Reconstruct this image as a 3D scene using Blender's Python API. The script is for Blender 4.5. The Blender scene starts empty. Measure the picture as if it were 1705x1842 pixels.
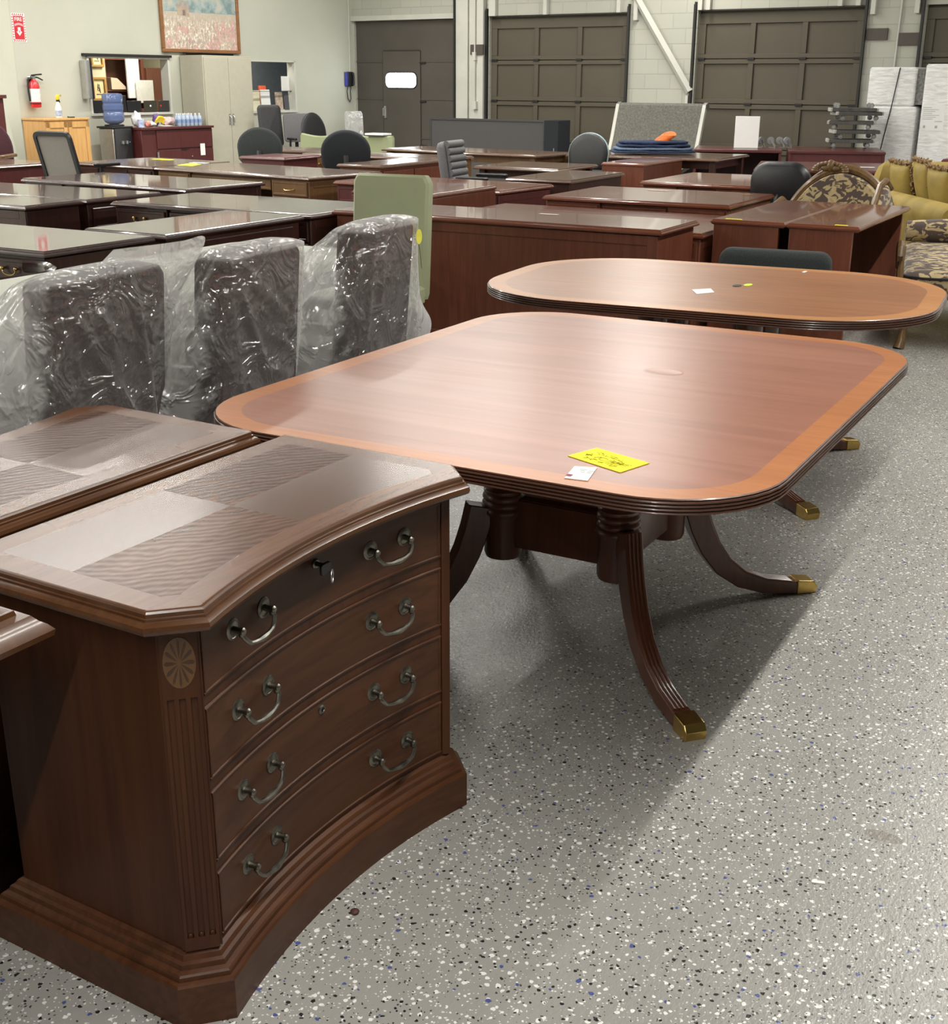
import bpy, bmesh, math, random
from math import sin, cos, pi, radians, sqrt, hypot, atan2
from mathutils import Vector, Matrix, noise
random.seed(11)
scene = bpy.context.scene
COL = scene.collection
# ------------------------------------------------------------------ helpers
def I4(): return Matrix.Identity(4)
def T(x, y, z): return Matrix.Translation((x, y, z))
def RX(a): return Matrix.Rotation(a, 4, 'X')
def RY(a): return Matrix.Rotation(a, 4, 'Y')
def RZ(a): return Matrix.Rotation(a, 4, 'Z')
XZ = Matrix(((1,0,0,0),(0,0,-1,0),(0,1,0,0),(0,0,0,1)))   # (x,y,z) -> (x,-z,y): a flat outline stood upright, front towards -y
YZ = Matrix(((0,0,1,0),(1,0,0,0),(0,1,0,0),(0,0,0,1)))    # (x,y,z) -> (z,x,y): an outline in y,z extruded along x

def offset(poly, d):
    n = len(poly); out = []
    for i in range(n):
        p0, p1, p2 = Vector(poly[i-1]), Vector(poly[i]), Vector(poly[(i+1) % n])
        e1 = (p1-p0); e2 = (p2-p1)
        if e1.length < 1e-7 or e2.length < 1e-7: out.append(tuple(p1)); continue
        e1.normalize(); e2.normalize()
        n1 = Vector((-e1.y, e1.x)); n2 = Vector((-e2.y, e2.x))
        m = n1+n2
        if m.length < 1e-6: m = n1
        m.normalize()
        k = d/max(.35, m.dot(n1))
        out.append((p1.x+m.x*k, p1.y+m.y*k))
    return out
def rect(x0, x1, y0, y1): return [(x0,y0),(x1,y0),(x1,y1),(x0,y1)]
def rrect(x0, x1, y0, y1, r, n=6):
    out = []
    for cx, cy, a0 in ((x1-r,y0+r,-90),(x1-r,y1-r,0),(x0+r,y1-r,90),(x0+r,y0+r,180)):
        for i in range(n+1):
            a = radians(a0+90*i/n); out.append((cx+r*cos(a), cy+r*sin(a)))
    return out
def ellipse(cx, cy, rx, ry, n=24): return [(cx+rx*cos(2*pi*i/n), cy+ry*sin(2*pi*i/n)) for i in range(n)]

class MB:
    def __init__(s): s.bm = bmesh.new()
    def face(s, vs, mi=0):
        try:
            f = s.bm.faces.new(vs); f.material_index = mi; return f
        except ValueError: return None
    def box(s, x0, x1, y0, y1, z0, z1, mi=0, M=None):
        vs = [s.bm.verts.new((M @ Vector(c)) if M else c) for c in
              ((x0,y0,z0),(x1,y0,z0),(x1,y1,z0),(x0,y1,z0),(x0,y0,z1),(x1,y0,z1),(x1,y1,z1),(x0,y1,z1))]
        for q in ((3,2,1,0),(4,5,6,7),(0,1,5,4),(1,2,6,5),(2,3,7,6),(3,0,4,7)): s.face([vs[i] for i in q], mi)
        return s
    def slab(s, poly, prof, mi=0, cap=None, bot=None, M=None):
        """outline extruded through (inset, z) steps, capped both ends"""
        rings = []
        for d, z in prof:
            pl = offset(poly, d) if abs(d) > 1e-9 else poly
            rings.append([s.bm.verts.new((M @ Vector((p[0],p[1],z))) if M else (p[0],p[1],z)) for p in pl])
        n = len(poly)
        for a, b in zip(rings, rings[1:]):
            for i in range(n): s.face((a[i], a[(i+1)%n], b[(i+1)%n], b[i]), mi)
        s.face(list(reversed(rings[0])), mi if bot is None else bot)
        s.face(rings[-1], mi if cap is None else cap)
        return s
    def prism(s, poly, z0, z1, mi=0, M=None): return s.slab(poly, [(0,z0),(0,z1)], mi, M=M)
    def lathe(s, prof, n=20, M=None, mi=0, sx=1, sy=1):
        rings = []
        for r, z in prof:
            rings.append([s.bm.verts.new((M or I4()) @ Vector((max(r,1e-4)*cos(2*pi*i/n)*sx, max(r,1e-4)*sin(2*pi*i/n)*sy, z))) for i in range(n)])
        for a, b in zip(rings, rings[1:]):
            for i in range(n): s.face((a[i], a[(i+1)%n], b[(i+1)%n], b[i]), mi)
        s.face(list(reversed(rings[0])), mi); s.face(rings[-1], mi)
        return s
    def tube(s, pts, r, n=8, closed=False, mi=0, M=None, flat=1.0):
        pts = [Vector(p) for p in pts]
        if M: pts = [M @ p for p in pts]
        k = len(pts); rr = r if isinstance(r, (list, tuple)) else [r]*k
        rings = []; up = None
        for i, p in enumerate(pts):
            a = pts[(i-1) % k] if (closed or i > 0) else p
            b = pts[(i+1) % k] if (closed or i < k-1) else p
            t = (b-a)
            t = t.normalized() if t.length > 1e-9 else Vector((0,0,1))
            if up is None:
                up = Vector((0,0,1)) if abs(t.z) < .9 else Vector((1,0,0))
            u = (up - t*up.dot(t))
            u = u.normalized() if u.length > 1e-6 else t.orthogonal().normalized()
            up = u; v = t.cross(u)
            rings.append([s.bm.verts.new(p + (u*cos(2*pi*j/n) + v*sin(2*pi*j/n)*flat)*rr[i]) for j in range(n)])
        m = k if closed else k-1
        for i in range(m):
            a, b = rings[i], rings[(i+1) % k]
            for j in range(n): s.face((a[j], a[(j+1)%n], b[(j+1)%n], b[j]), mi)
        if not closed:
            s.face(list(reversed(rings[0])), mi); s.face(rings[-1], mi)
        return s
    def ball(s, c, r, n=10, mi=0, sc=(1,1,1), M=None):
        m = (M or I4()) @ T(*c) @ Matrix.Diagonal((sc[0],sc[1],sc[2],1))
        return s.lathe([(r*sin(pi*i/n), -r*cos(pi*i/n)) for i in range(n+1)], n*2, m, mi)
    def grid(s, fn, nu, nv, mi=0, cu=False):
        g = [[s.bm.verts.new(fn(i/(nu-1 if not cu else nu), j/(nv-1))) for i in range(nu)] for j in range(nv)]
        for j in range(nv-1):
            for i in range(nu if cu else nu-1):
                s.face((g[j][i], g[j][(i+1)%nu], g[j+1][(i+1)%nu], g[j+1][i]), mi)
        return s
    def build(s, name, mat, parent=None, smooth=False, bevel=0, loc=None, rz=0, ang=38, sub=0, seg=2):
        me = bpy.data.meshes.new(name)
        bmesh.ops.recalc_face_normals(s.bm, faces=s.bm.faces[:])
        s.bm.to_mesh(me); s.bm.free()
        for m in (mat if isinstance(mat, (list, tuple)) else [mat]): me.materials.append(m)
        if smooth or bevel or sub:
            for p in me.polygons: p.use_smooth = True
            if not sub: me.set_sharp_from_angle(angle=radians(ang))
        o = bpy.data.objects.new(name, me); COL.objects.link(o)
        if parent: o.parent = parent
        if loc: o.location = loc
        if rz: o.rotation_euler = (0,0,rz)
        if bevel:
            b = o.modifiers.new('bevel', 'BEVEL'); b.width = bevel; b.segments = seg; b.limit_method = 'ANGLE'; b.angle_limit = radians(35)
        if sub:
            b = o.modifiers.new('sub', 'SUBSURF'); b.levels = sub; b.render_levels = sub
        return o
def tag(o, label, cat, group=None, kind=None):
    o['label'] = label; o['category'] = cat
    if group: o['group'] = group
    if kind: o['kind'] = kind
    return o
def thing(name, label, cat, loc=(0,0,0), rz=0, group=None):
    o = bpy.data.objects.new(name, None); COL.objects.link(o)
    o.empty_display_size = .1; o.location = loc; o.rotation_euler = (0,0,rz)
    return tag(o, label, cat, group)
def struct(o): o['kind'] = 'structure'; return o
def dup(root, loc, rz, label, group=None):
    r = root.copy(); COL.objects.link(r); r.location = loc; r.rotation_euler = (0,0,rz); r['label'] = label
    if group: r['group'] = group
    for ch in list(root.children):
        c = ch.copy(); COL.objects.link(c); c.parent = r
        for g in list(ch.children):
            d = g.copy(); COL.objects.link(d); d.parent = c
    return r

# room frame: origin in the far left corner, xr along the far wall, yr towards the far wall
RC = Vector((-12.514, 18.212)); RTH = radians(-4.847)
def rw(xr, yr, z=0):
    return Vector((RC.x + xr*cos(RTH) - yr*sin(RTH), RC.y + xr*sin(RTH) + yr*cos(RTH), z))
RM = T(RC.x, RC.y, 0) @ RZ(RTH)

# ------------------------------------------------------------------ materials
class NT:
    def __init__(s, name):
        s.m = bpy.data.materials.new(name); s.m.use_nodes = True
        s.t = s.m.node_tree; s.n = s.t.nodes; s.l = s.t.links
        s.b = s.n['Principled BSDF']; s.o = s.n['Material Output']
        s.tc = s.n.new('ShaderNodeTexCoord')
    def new(s, k, **kw):
        x = s.n.new(k)
        for a, v in kw.items(): setattr(x, a, v)
        return x
    def link(s, a, b): s.l.new(a, b)
    def mapping(s, scale=(1,1,1), rot=(0,0,0), loc=(0,0,0), src=None):
        m = s.new('ShaderNodeMapping'); m.inputs['Scale'].default_value = scale; m.inputs['Rotation'].default_value = rot; m.inputs['Location'].default_value = loc
        s.link(src or s.tc.outputs['Object'], m.inputs['Vector']); return m.outputs[0]
    def noise(s, vec, scale, detail=4, rough=.55, dist=0):
        x = s.new('ShaderNodeTexNoise'); x.inputs['Scale'].default_value = scale; x.inputs['Detail'].default_value = detail
        x.inputs['Roughness'].default_value = rough; x.inputs['Distortion'].default_value = dist
        s.link(vec, x.inputs['Vector']); return x
    def ramp(s, fac, stops, mode='LINEAR'):
        r = s.new('ShaderNodeValToRGB'); r.color_ramp.interpolation = mode
        e = r.color_ramp.elements
        while len(e) < len(stops): e.new(.5)
        for q, (p, c) in zip(e, stops):
            q.position = p; q.color = (c[0],c[1],c[2],1) if len(c) == 3 else c
        s.link(fac, r.inputs[0]); return r.outputs[0]
    def math(s, op, a, b=None, c=None):
        x = s.new('ShaderNodeMath', operation=op)
        for i, v in enumerate((a, b, c)):
            if v is None: continue
            if isinstance(v, (int, float)): x.inputs[i].default_value = v
            else: s.link(v, x.inputs[i])
        return x.outputs[0]
    def mix(s, fac, a, b, mode='MIX'):
        x = s.new('ShaderNodeMix', data_type='RGBA', blend_type=mode)
        for i, v in ((0, fac), (6, a), (7, b)):
            if isinstance(v, (int, float)): x.inputs[i].default_value = v
            elif isinstance(v, (tuple, list)): x.inputs[i].default_value = (v[0],v[1],v[2],1)
            else: s.link(v, x.inputs[i])
        return x.outputs[2]
    def bump(s, h, strength=.3, dist=.01):
        b = s.new('ShaderNodeBump'); b.inputs['Strength'].default_value = strength; b.inputs['Distance'].default_value = dist
        s.link(h, b.inputs['Height']); s.link(b.outputs[0], s.b.inputs['Normal']); return b
    def color(s, c):
        if isinstance(c, tuple): s.b.inputs['Base Color'].default_value = (c[0],c[1],c[2],1)
        else: s.link(c, s.b.inputs['Base Color'])
    def set(s, **kw):
        for k, v in kw.items():
            i = s.b.inputs[k.replace('_', ' ')]
            if isinstance(v, (int, float)): i.default_value = v
            elif isinstance(v, tuple): i.default_value = (v[0],v[1],v[2],1)
            else: s.link(v, i)
        return s
MATS = {}
def plain(name, c, rough=.5, metal=0, var=.08, scale=14, bump=0, coat=0, spec=.5):
    if name in MATS: return MATS[name]
    k = NT(name)
    n = k.noise(k.tc.outputs['Object'], scale, 3)
    k.color(k.ramp(n.outputs[0], [(.3, tuple(x*(1-var) for x in c)), (.7, tuple(min(1, x*(1+var)) for x in c))]))
    k.set(Roughness=rough, Metallic=metal, Coat_Weight=coat, Coat_Roughness=.1, Specular_IOR_Level=spec)
    if bump: k.bump(k.noise(k.tc.outputs['Object'], scale*12, 2).outputs[0], bump, .004)
    MATS[name] = k.m; return k.m
def wood(name, c1, c2, axis='x', scale=1.0, rough=.3, coat=.3, coat_r=.12, rot=0, curl=0, bump=.03, spec=.5):
    if name in MATS: return MATS[name]
    k = NT(name)
    sc = {'x': (1.1,14,14), 'y': (14,1.1,14), 'z': (14,14,1.1)}[axis]
    v = k.mapping(tuple(q*scale for q in sc), (0,0,rot))
    big = k.noise(k.mapping((2.2,2.2,2.2)), 1.0, 3, .5)
    n = k.noise(v, 1.6, 7, .6, 1.2+curl)
    fine = k.noise(k.mapping(tuple(q*7*scale for q in sc), (0,0,rot)), 1.0, 3, .6)
    f = k.math('ADD', k.math('MULTIPLY', n.outputs[0], .62), k.math('MULTIPLY', fine.outputs[0], .2))
    f = k.math('ADD', f, k.math('MULTIPLY', big.outputs[0], .24))
    k.color(k.ramp(f, [(.36, c1), (.66, c2)]))
    k.set(Roughness=k.math('ADD', rough-.06, k.math('MULTIPLY', big.outputs[0], .12)), Coat_Weight=coat, Coat_Roughness=coat_r, Specular_IOR_Level=spec)
    if bump: k.bump(fine.outputs[0], bump, .002)
    MATS[name] = k.m; return k.m

CHERRY = wood('cherry_wood', (.115,.032,.017), (.19,.062,.032), 'x', rough=.26, coat=.6, coat_r=.05)
CHERRY_Z = wood('cherry_wood_upright', (.10,.028,.014), (.175,.055,.028), 'z', rough=.38, coat=.15, coat_r=.2)
MAHOG = wood('dark_mahogany', (.028,.012,.010), (.058,.022,.017), 'x', rough=.22, coat=.7, coat_r=.04)
MAHOG_Z = wood('dark_mahogany_upright', (.022,.008,.006), (.05,.017,.012), 'z', rough=.34, coat=.3, coat_r=.1)
UMBER = wood('umber_desk_wood', (.07,.036,.022), (.12,.062,.036), 'x', rough=.26, coat=.55, coat_r=.06)
UMBER_Z = wood('umber_desk_wood_upright', (.10,.05,.018), (.165,.085,.03), 'z', rough=.42, coat=.15)
MAROON = wood('maroon_laminate', (.075,.018,.018), (.115,.03,.028), 'x', rough=.35, coat=.2)
MAROON_Z = wood('maroon_laminate_upright', (.07,.016,.016), (.10,.025,.024), 'z', rough=.4, coat=.1)
WALN = wood('walnut_front', (.046,.0150,.0056), (.096,.036,.0135), 'x', rough=.44, coat=.08, coat_r=.25, spec=.28)
WALN_Z = wood('walnut_upright', (.044,.0122,.0040), (.090,.030,.0095), 'z', scale=.6, rough=.44, coat=.08, coat_r=.25, spec=.28)
WALN_E = wood('walnut_moulding', (.062,.023,.0085), (.115,.047,.017), 'x', rough=.32, coat=.3, coat_r=.12, spec=.4)
def veneer(name, c1, c2, rot, fan, rg, cr):
    """book-matched veneer quarter: straight figure, or fan-shaped arcs swinging round a centre outside the quarter"""
    k = NT(name); P = k.tc.outputs['Object']
    big = k.noise(P, 5, 3, .55)
    fine = k.noise(k.mapping((6,45,45), (0,0,rot)), 1, 3, .55, .8)
    w = k.new('ShaderNodeTexWave'); w.inputs['Distortion'].default_value = 7 if fan else 4; w.inputs['Detail'].default_value = 2; w.inputs['Detail Scale'].default_value = .8; w.inputs['Detail Roughness'].default_value = .5
    if fan:
        w.wave_type = 'RINGS'; w.rings_direction = 'Z'; w.inputs['Scale'].default_value = 13
        k.link(k.mapping((1,1.5,0), (0,0,0), fan), w.inputs['Vector'])
    else:
        w.wave_type = 'BANDS'; w.bands_direction = 'Y'; w.inputs['Scale'].default_value = 9; k.link(k.mapping((.5,1,1), (0,0,rot)), w.inputs['Vector'])
    f = k.math('ADD', k.math('MULTIPLY', w.outputs[1], .22 if fan else .10), k.math('ADD', k.math('MULTIPLY', fine.outputs[0], .4), k.math('MULTIPLY', big.outputs[0], .35)))
    k.color(k.ramp(f, [(.25, c1), (.85, c2)]))
    if fan:
        sp = k.new('ShaderNodeMapRange'); sp.inputs[1].default_value = 0; sp.inputs[2].default_value = 1; sp.inputs[3].default_value = .10; sp.inputs[4].default_value = .27
        k.link(w.outputs[1], sp.inputs[0]); spec = sp.outputs[0]
    else: spec = .40
    k.set(Roughness=rg, Coat_Weight=0, Specular_IOR_Level=spec)
    return k.m
VEN = [veneer('walnut_veneer_fan_a', (.05,.019,.010), (.135,.058,.033), 0, (-.30,-.30,0), .27, .2),
       veneer('walnut_veneer_plain_b', (.075,.030,.015), (.135,.058,.030), .35, None, .23, .15),
       veneer('walnut_veneer_plain_c', (.075,.030,.015), (.135,.058,.030), -.35, None, .23, .15),
       veneer('walnut_veneer_fan_d', (.05,.019,.010), (.135,.058,.033), 0, (.30,.30,0), .27, .2)]
VEN_B = wood('walnut_crossband', (.085,.033,.015), (.15,.062,.028), 'x', scale=1.4, rough=.27, coat=0, rot=.9, bump=0, spec=.36)
T1_F = wood('mahogany_field', (.25,.096,.060), (.35,.147,.095), 'x', scale=.22, rough=.36, coat=.22, coat_r=.24, curl=2.5, bump=.01)
T1_B = wood('satinwood_band', (.36,.125,.04), (.47,.18,.062), 'x', scale=1.0, rough=.36, coat=.2, coat_r=.26, bump=.015)
T2_F = wood('honey_mahogany_field', (.24,.092,.035), (.36,.145,.058), 'x', scale=.4, rough=.36, coat=.25, coat_r=.25, curl=1.5, bump=.015)
T2_B = wood('honey_band', (.38,.16,.05), (.50,.22,.075), 'x', scale=1.0, rough=.36, coat=.2, coat_r=.25, bump=.015)
REED = wood('reeded_edge', (.05,.022,.014), (.10,.04,.024), 'x', rough=.34, coat=.4, coat_r=.14)
T1_L = wood('table_base_wood', (.085,.024,.010), (.15,.05,.022), 'z', rough=.34, coat=.4, coat_r=.15)
OAK = wood('oak', (.52,.28,.085), (.68,.40,.15), 'z', rough=.5, coat=.1)
BRASS = plain('brass', (.62,.43,.14), .28, 1, .12, 30)
PEWTER = plain('antique_pewter', (.21,.20,.17), .34, 1, .3, 60)
BLACK = plain('black_plastic', (.012,.012,.013), .45, 0, .2, 30)
BLKFAB = plain('black_fabric', (.013,.016,.020), .9, 0, .3, 200, .3)
CHARF = plain('charcoal_fabric', (.032,.038,.037), .95, 0, .25, 160, .4)
TEALRIM = plain('pale_teal_rim', (.30,.42,.44), .5)
GREEN_DIM = plain('sage_vinyl_dimmed', (.25,.28,.155), .55, 0, .04, 8, .05)  # same sage vinyl, darkened to offset the strong light on the far chairs
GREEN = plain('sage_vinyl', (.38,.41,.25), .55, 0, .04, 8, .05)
PLUM = plain('plum_fabric', (.088,.068,.066), .95, 0, .25, 120, .35)
PLUMW = plain('dark_plum_wood', (.035,.016,.018), .4)
MAROONF = plain('maroon_fabric', (.055,.016,.022), .95, 0, .25, 120, .3)
GREYF = plain('grey_fabric', (.17,.17,.175), .9, 0, .15, 90, .3)
GREYM = plain('grey_mesh_fabric', (.24,.225,.20), .8, 0, .12, 220, .3)
PANELF = plain('charcoal_panel_fabric', (.075,.073,.072), .95, 0, .15, 160, .25)
WHITE = plain('white_plastic', (.8,.8,.78), .45)
PAPER = plain('white_paper', (.82,.82,.80), .8, 0, .02)
YELLOW = plain('yellow_paper', (.88,.85,.03), .75, 0, .02)
INK = plain('pen_ink', (.30,.25,.015), .8)
GINK = plain('grey_print', (.42,.42,.43), .8)
PURP = plain('maroon_print', (.25,.07,.12), .8)
RED = plain('fire_red', (.55,.015,.02), .35, 0, .08, 10, 0, .4)
SIGNRED = plain('sign_red', (.55,.02,.03), .6)
PINKP = plain('faded_pink_print', (.8,.36,.38), .6)
STEEL = plain('beige_steel', (.46,.44,.35), .45, 0, .03)
STEELM = plain('brushed_steel', (.55,.55,.54), .35, .9)
BLUEP = plain('blue_plastic', (.05,.06,.35), .4)
TAPE = plain('grey_metal', (.33,.33,.33), .4, .7)
LP1, LP2, LP3, LP4 = 660, 500, 820, 150
# --- special materials
def floor_mat():
    k = NT('flake_floor'); P = k.tc.outputs['Object']
    warp = k.noise(k.mapping((1,1,1)), 55, 2)
    vv = k.new('ShaderNodeVectorMath', operation='MULTIPLY_ADD'); k.link(warp.outputs['Color'], vv.inputs[0]); vv.inputs[1].default_value = (.012,.012,.012); k.link(P, vv.inputs[2])
    big = k.noise(P, .7, 4); mid = k.noise(P, 5, 4)
    base = k.ramp(big.outputs[0], [(.3, (.275,.27,.245)), (.7, (.335,.33,.305))])
    base = k.mix(k.math('MULTIPLY', mid.outputs[0], .35), base, (.36,.35,.325))
    col = base
    def chips(scale, rad, dens, c, col, seed):
        v = k.new('ShaderNodeTexVoronoi'); v.voronoi_dimensions = '2D'; v.inputs['Scale'].default_value = scale
        m = k.mapping((1,1,1), (0,0,seed), (seed*3.7, seed*1.3, 0), vv.outputs[0]); k.link(m, v.inputs['Vector'])
        sep = k.new('ShaderNodeSeparateColor'); k.link(v.outputs['Color'], sep.inputs[0])
        pick = k.math('LESS_THAN', sep.outputs[0], dens)
        r = k.math('MULTIPLY', rad, k.math('ADD', .45, k.math('MULTIPLY', sep.outputs[1], .75)))
        msk = k.math('MULTIPLY', k.math('LESS_THAN', k.math('DIVIDE', v.outputs['Distance'], 1), r), pick)
        return k.mix(msk, col, c)
    col = chips(74, .29, .24, (.80,.79,.76), col, .4)
    col = chips(150, .28, .20, (.66,.65,.62), col, 1.1)
    col = chips(76, .26, .14, (.018,.018,.02), col, 2.3)
    col = chips(135, .27, .14, (.05,.05,.052), col, 2.9)
    col = chips(60, .24, .035, (.075,.095,.27), col, 4.1)
    # one worn grey-brown scuff
    d = k.new('ShaderNodeVectorMath', operation='DISTANCE')
    m = k.mapping((1.0,2.1,1), (0,0,0), (0,0,0)); k.link(m, d.inputs[0]); d.inputs[1].default_value = (-.317, 2.365*2.1, 0)
    sc = k.math('LESS_THAN', k.math('ADD', d.outputs['Value'], k.math('MULTIPLY', mid.outputs[0], .03)), .058)
    col = k.mix(k.math('MULTIPLY', sc, .75), col, (.21,.19,.16))
    k.color(col)
    rl = k.noise(k.mapping((1,.55,1), (0,0,.7)), 130, 3, .6)
    k.bump(k.math('ADD', rl.outputs[0], k.math('MULTIPLY', k.noise(P, 28, 2).outputs[0], .8)), .42, .0035)
    k.set(Roughness=k.math('ADD', .26, k.math('MULTIPLY', mid.outputs[0], .14)), Specular_IOR_Level=.5)
    return k.m
FLOOR = floor_mat()
def wall_paint():
    k = NT('wall_paint'); P = k.tc.outputs['Object']
    n = k.noise(P, 1.1, 5)
    k.color(k.ramp(n.outputs[0], [(.3, (.49,.50,.415)), (.7, (.54,.545,.46))])); k.set(Roughness=.75)
    k.bump(k.noise(P, 90, 2).outputs[0], .1, .003); return k.m
WALLP = wall_paint()
def block_wall():
    k = NT('painted_block_wall'); P = k.tc.outputs['Object']
    b = k.new('ShaderNodeTexBrick'); b.inputs['Scale'].default_value = 1; b.inputs['Brick Width'].default_value = .405; b.inputs['Row Height'].default_value = .203
    b.inputs['Mortar Size'].default_value = .007; b.inputs['Mortar Smooth'].default_value = .3
    b.inputs['Color1'].default_value = (.43,.435,.37,1); b.inputs['Color2'].default_value = (.47,.47,.40,1); b.inputs['Mortar'].default_value = (.385,.39,.33,1)
    m = k.mapping((1,1,1), (pi/2,0,0)); k.link(m, b.inputs['Vector'])
    n = k.noise(P, 3, 6, .65)
    k.color(k.mix(k.math('MULTIPLY', n.outputs[0], .3), b.outputs['Color'], (.54,.54,.48)))
    k.set(Roughness=.8)
    k.bump(k.math('SUBTRACT', k.math('MULTIPLY', n.outputs[0], .6), b.outputs['Fac']), .5, .008); return k.m
BLOCK = block_wall()
DOORP = plain('taupe_door_paint', (.088,.075,.050), .6, 0, .07, 1.2)
DOORD = plain('dark_taupe_door', (.085,.074,.062), .65, 0, .08, 1.5)
GAP = plain('door_gap', (.045,.04,.034), .8)
TRIMW = plain('off_white_trim_paint', (.58,.58,.52), .6, 0, .06, 3)
DARKM = plain('dark_metal', (.025,.024,.022), .5, .3)
PLATE = plain('brown_plate', (.075,.062,.05), .6)
CEILM = plain('dark_ceiling_deck', (.16,.16,.15), .9)
def emit(name, c, s):
    k = NT(name); e = k.new('ShaderNodeEmission'); e.inputs[0].default_value = (*c,1); e.inputs[1].default_value = s
    k.link(e.outputs[0], k.o.inputs[0]); return k.m
DAY = emit('daylight_pane', (.93,.97,1), 26)
def film(name='clear_film', lo=.05, hi=.55, gl=.10, haze=0):
    k = NT(name); P = k.tc.outputs['Object']
    w = k.noise(P, 6, 3, .6, 1.5)
    v = k.new('ShaderNodeTexVoronoi'); v.feature = 'F1'; v.inputs['Scale'].default_value = 17
    wv = k.new('ShaderNodeVectorMath', operation='MULTIPLY_ADD'); k.link(k.noise(P, 11, 3).outputs['Color'], wv.inputs[0]); wv.inputs[1].default_value = (.12,.12,.12); k.link(P, wv.inputs[2])
    k.link(k.mapping((1,1,.6), (.5,.3,.4), (0,0,0), wv.outputs[0]), v.inputs['Vector'])
    patch = k.math('MINIMUM', k.math('MULTIPLY', k.math('MAXIMUM', k.math('SUBTRACT', w.outputs[0], .44), 0), 7), 1)
    h = k.math('ADD', k.math('MULTIPLY', k.math('MULTIPLY', v.outputs['Distance'], patch), 1.0), k.math('MULTIPLY', w.outputs[0], .5))
    bmp = k.new('ShaderNodeBump'); bmp.inputs['Strength'].default_value = .9; bmp.inputs['Distance'].default_value = .026
    k.link(h, bmp.inputs['Height'])
    lw = k.new('ShaderNodeLayerWeight'); lw.inputs[0].default_value = .42
    tr = k.new('ShaderNodeBsdfTransparent'); tr.inputs[0].default_value = (.98,.98,.975,1)
    df = k.new('ShaderNodeBsdfDiffuse'); df.inputs[0].default_value = (.92,.92,.91,1); k.link(bmp.outputs[0], df.inputs['Normal'])
    tl = k.new('ShaderNodeBsdfTranslucent'); tl.inputs[0].default_value = (.92,.92,.91,1); k.link(bmp.outputs[0], tl.inputs['Normal'])
    hz = k.new('ShaderNodeMixShader'); hz.inputs[0].default_value = .5; k.link(df.outputs[0], hz.inputs[1]); k.link(tl.outputs[0], hz.inputs[2])
    f = k.math('ADD', lo, k.math('MULTIPLY', k.math('POWER', lw.outputs['Facing'], 2.2), hi))
    if haze:                     # doubled-up film on the sides and front, plus a painted top-rail highlight
        sp = k.new('ShaderNodeSeparateXYZ'); k.link(P, sp.inputs[0])
        def step(v, a, b):
            m = k.new('ShaderNodeMapRange'); m.interpolation_type = 'SMOOTHSTEP'; m.inputs[1].default_value = a; m.inputs[2].default_value = b; k.link(v, m.inputs[0]); return m.outputs[0]
        jit = k.math('MULTIPLY', k.math('SUBTRACT', w.outputs[0], .5), .16)
        hz_ = k.math('MAXIMUM', step(k.math('ADD', sp.outputs['Y'], jit), .12, .02), step(k.math('ADD', k.math('ABSOLUTE', sp.outputs['X']), jit), .245, .29))
        hz_ = k.math('MAXIMUM', hz_, step(sp.outputs['Z'], .992, 1.005))  # film whitened along the top rail to paint in its highlight
        f = k.math('ADD', f, k.math('MULTIPLY', hz_, haze))
    f = k.math('ADD', f, k.math('MULTIPLY', k.math('MULTIPLY', k.math('GREATER_THAN', v.outputs['Distance'], .62), patch), .10))  # extra white on the creases paints in their highlights
    f = k.math('MINIMUM', k.math('ADD', f, k.math('MULTIPLY', patch, .05)), .9)
    mx = k.new('ShaderNodeMixShader'); k.link(f, mx.inputs[0]); k.link(tr.outputs[0], mx.inputs[1]); k.link(hz.outputs[0], mx.inputs[2])
    g = k.new('ShaderNodeBsdfGlossy'); g.inputs['Roughness'].default_value = .07; g.inputs[0].default_value = (1,1,1,1); k.link(bmp.outputs[0], g.inputs['Normal'])
    m2 = k.new('ShaderNodeMixShader'); m2.inputs[0].default_value = gl; k.link(mx.outputs[0], m2.inputs[1]); k.link(g.outputs[0], m2.inputs[2])
    k.link(m2.outputs[0], k.o.inputs[0]); return k.m
FILM = film(lo=.045, hi=.45, gl=.13, haze=.42)
def fabric_leaf():
    k = NT('brown_gold_leaf_fabric')
    n = k.noise(k.mapping((1.0,1.0,1.5), (.2,.5,.3)), 15, 2.5, .5, .9)
    n2 = k.noise(k.tc.outputs['Object'], 120, 2)
    c = k.ramp(n.outputs[0], [(0, (.062,.042,.036)), (.50, (.075,.05,.044)), (.515, (.44,.34,.17)), (.62, (.52,.41,.22)), (.7, (.36,.27,.14))], 'LINEAR')
    k.color(k.mix(k.math('MULTIPLY', n2.outputs[0], .25), c, (.12,.09,.06))); k.set(Roughness=.85, Sheen_Weight=.2); return k.m
LEAF = fabric_leaf()
VELVET = plain('gold_velvet', (.30,.215,.045), .7, 0, .22, 5, .1)
FRINGE = plain('tan_fringe', (.26,.17,.085), .9, 0, .4, 90)
CARVE = wood('carved_gilt_wood', (.085,.045,.016), (.21,.125,.05), 'z', scale=2, rough=.4, coat=.2)
DENIM = plain('navy_moving_blanket', (.022,.036,.085), .95, 0, .3, 40, .3)
DENIML = plain('pale_blue_blanket', (.12,.17,.25), .95, 0, .2, 40, .3)
ORANGE = plain('orange_strap', (.62,.14,.02), .6, 0, .2, 60)
CARPET = plain('grey_carpet', (.14,.138,.117), .98, 0, .28, 45, .5)
def wrap_mat():
    k = NT('stretch_wrap'); v = k.mapping((2.2,2.2,15))
    n = k.noise(v, 3.2, 5, .6, .8)
    k.color(k.ramp(n.outputs[0], [(.36, (.66,.66,.64)), (.62, (.92,.92,.91))])); k.set(Roughness=.2, Specular_IOR_Level=.6)
    k.bump(n.outputs[0], .15, .02); return k.m
WRAP = wrap_mat()
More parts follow.
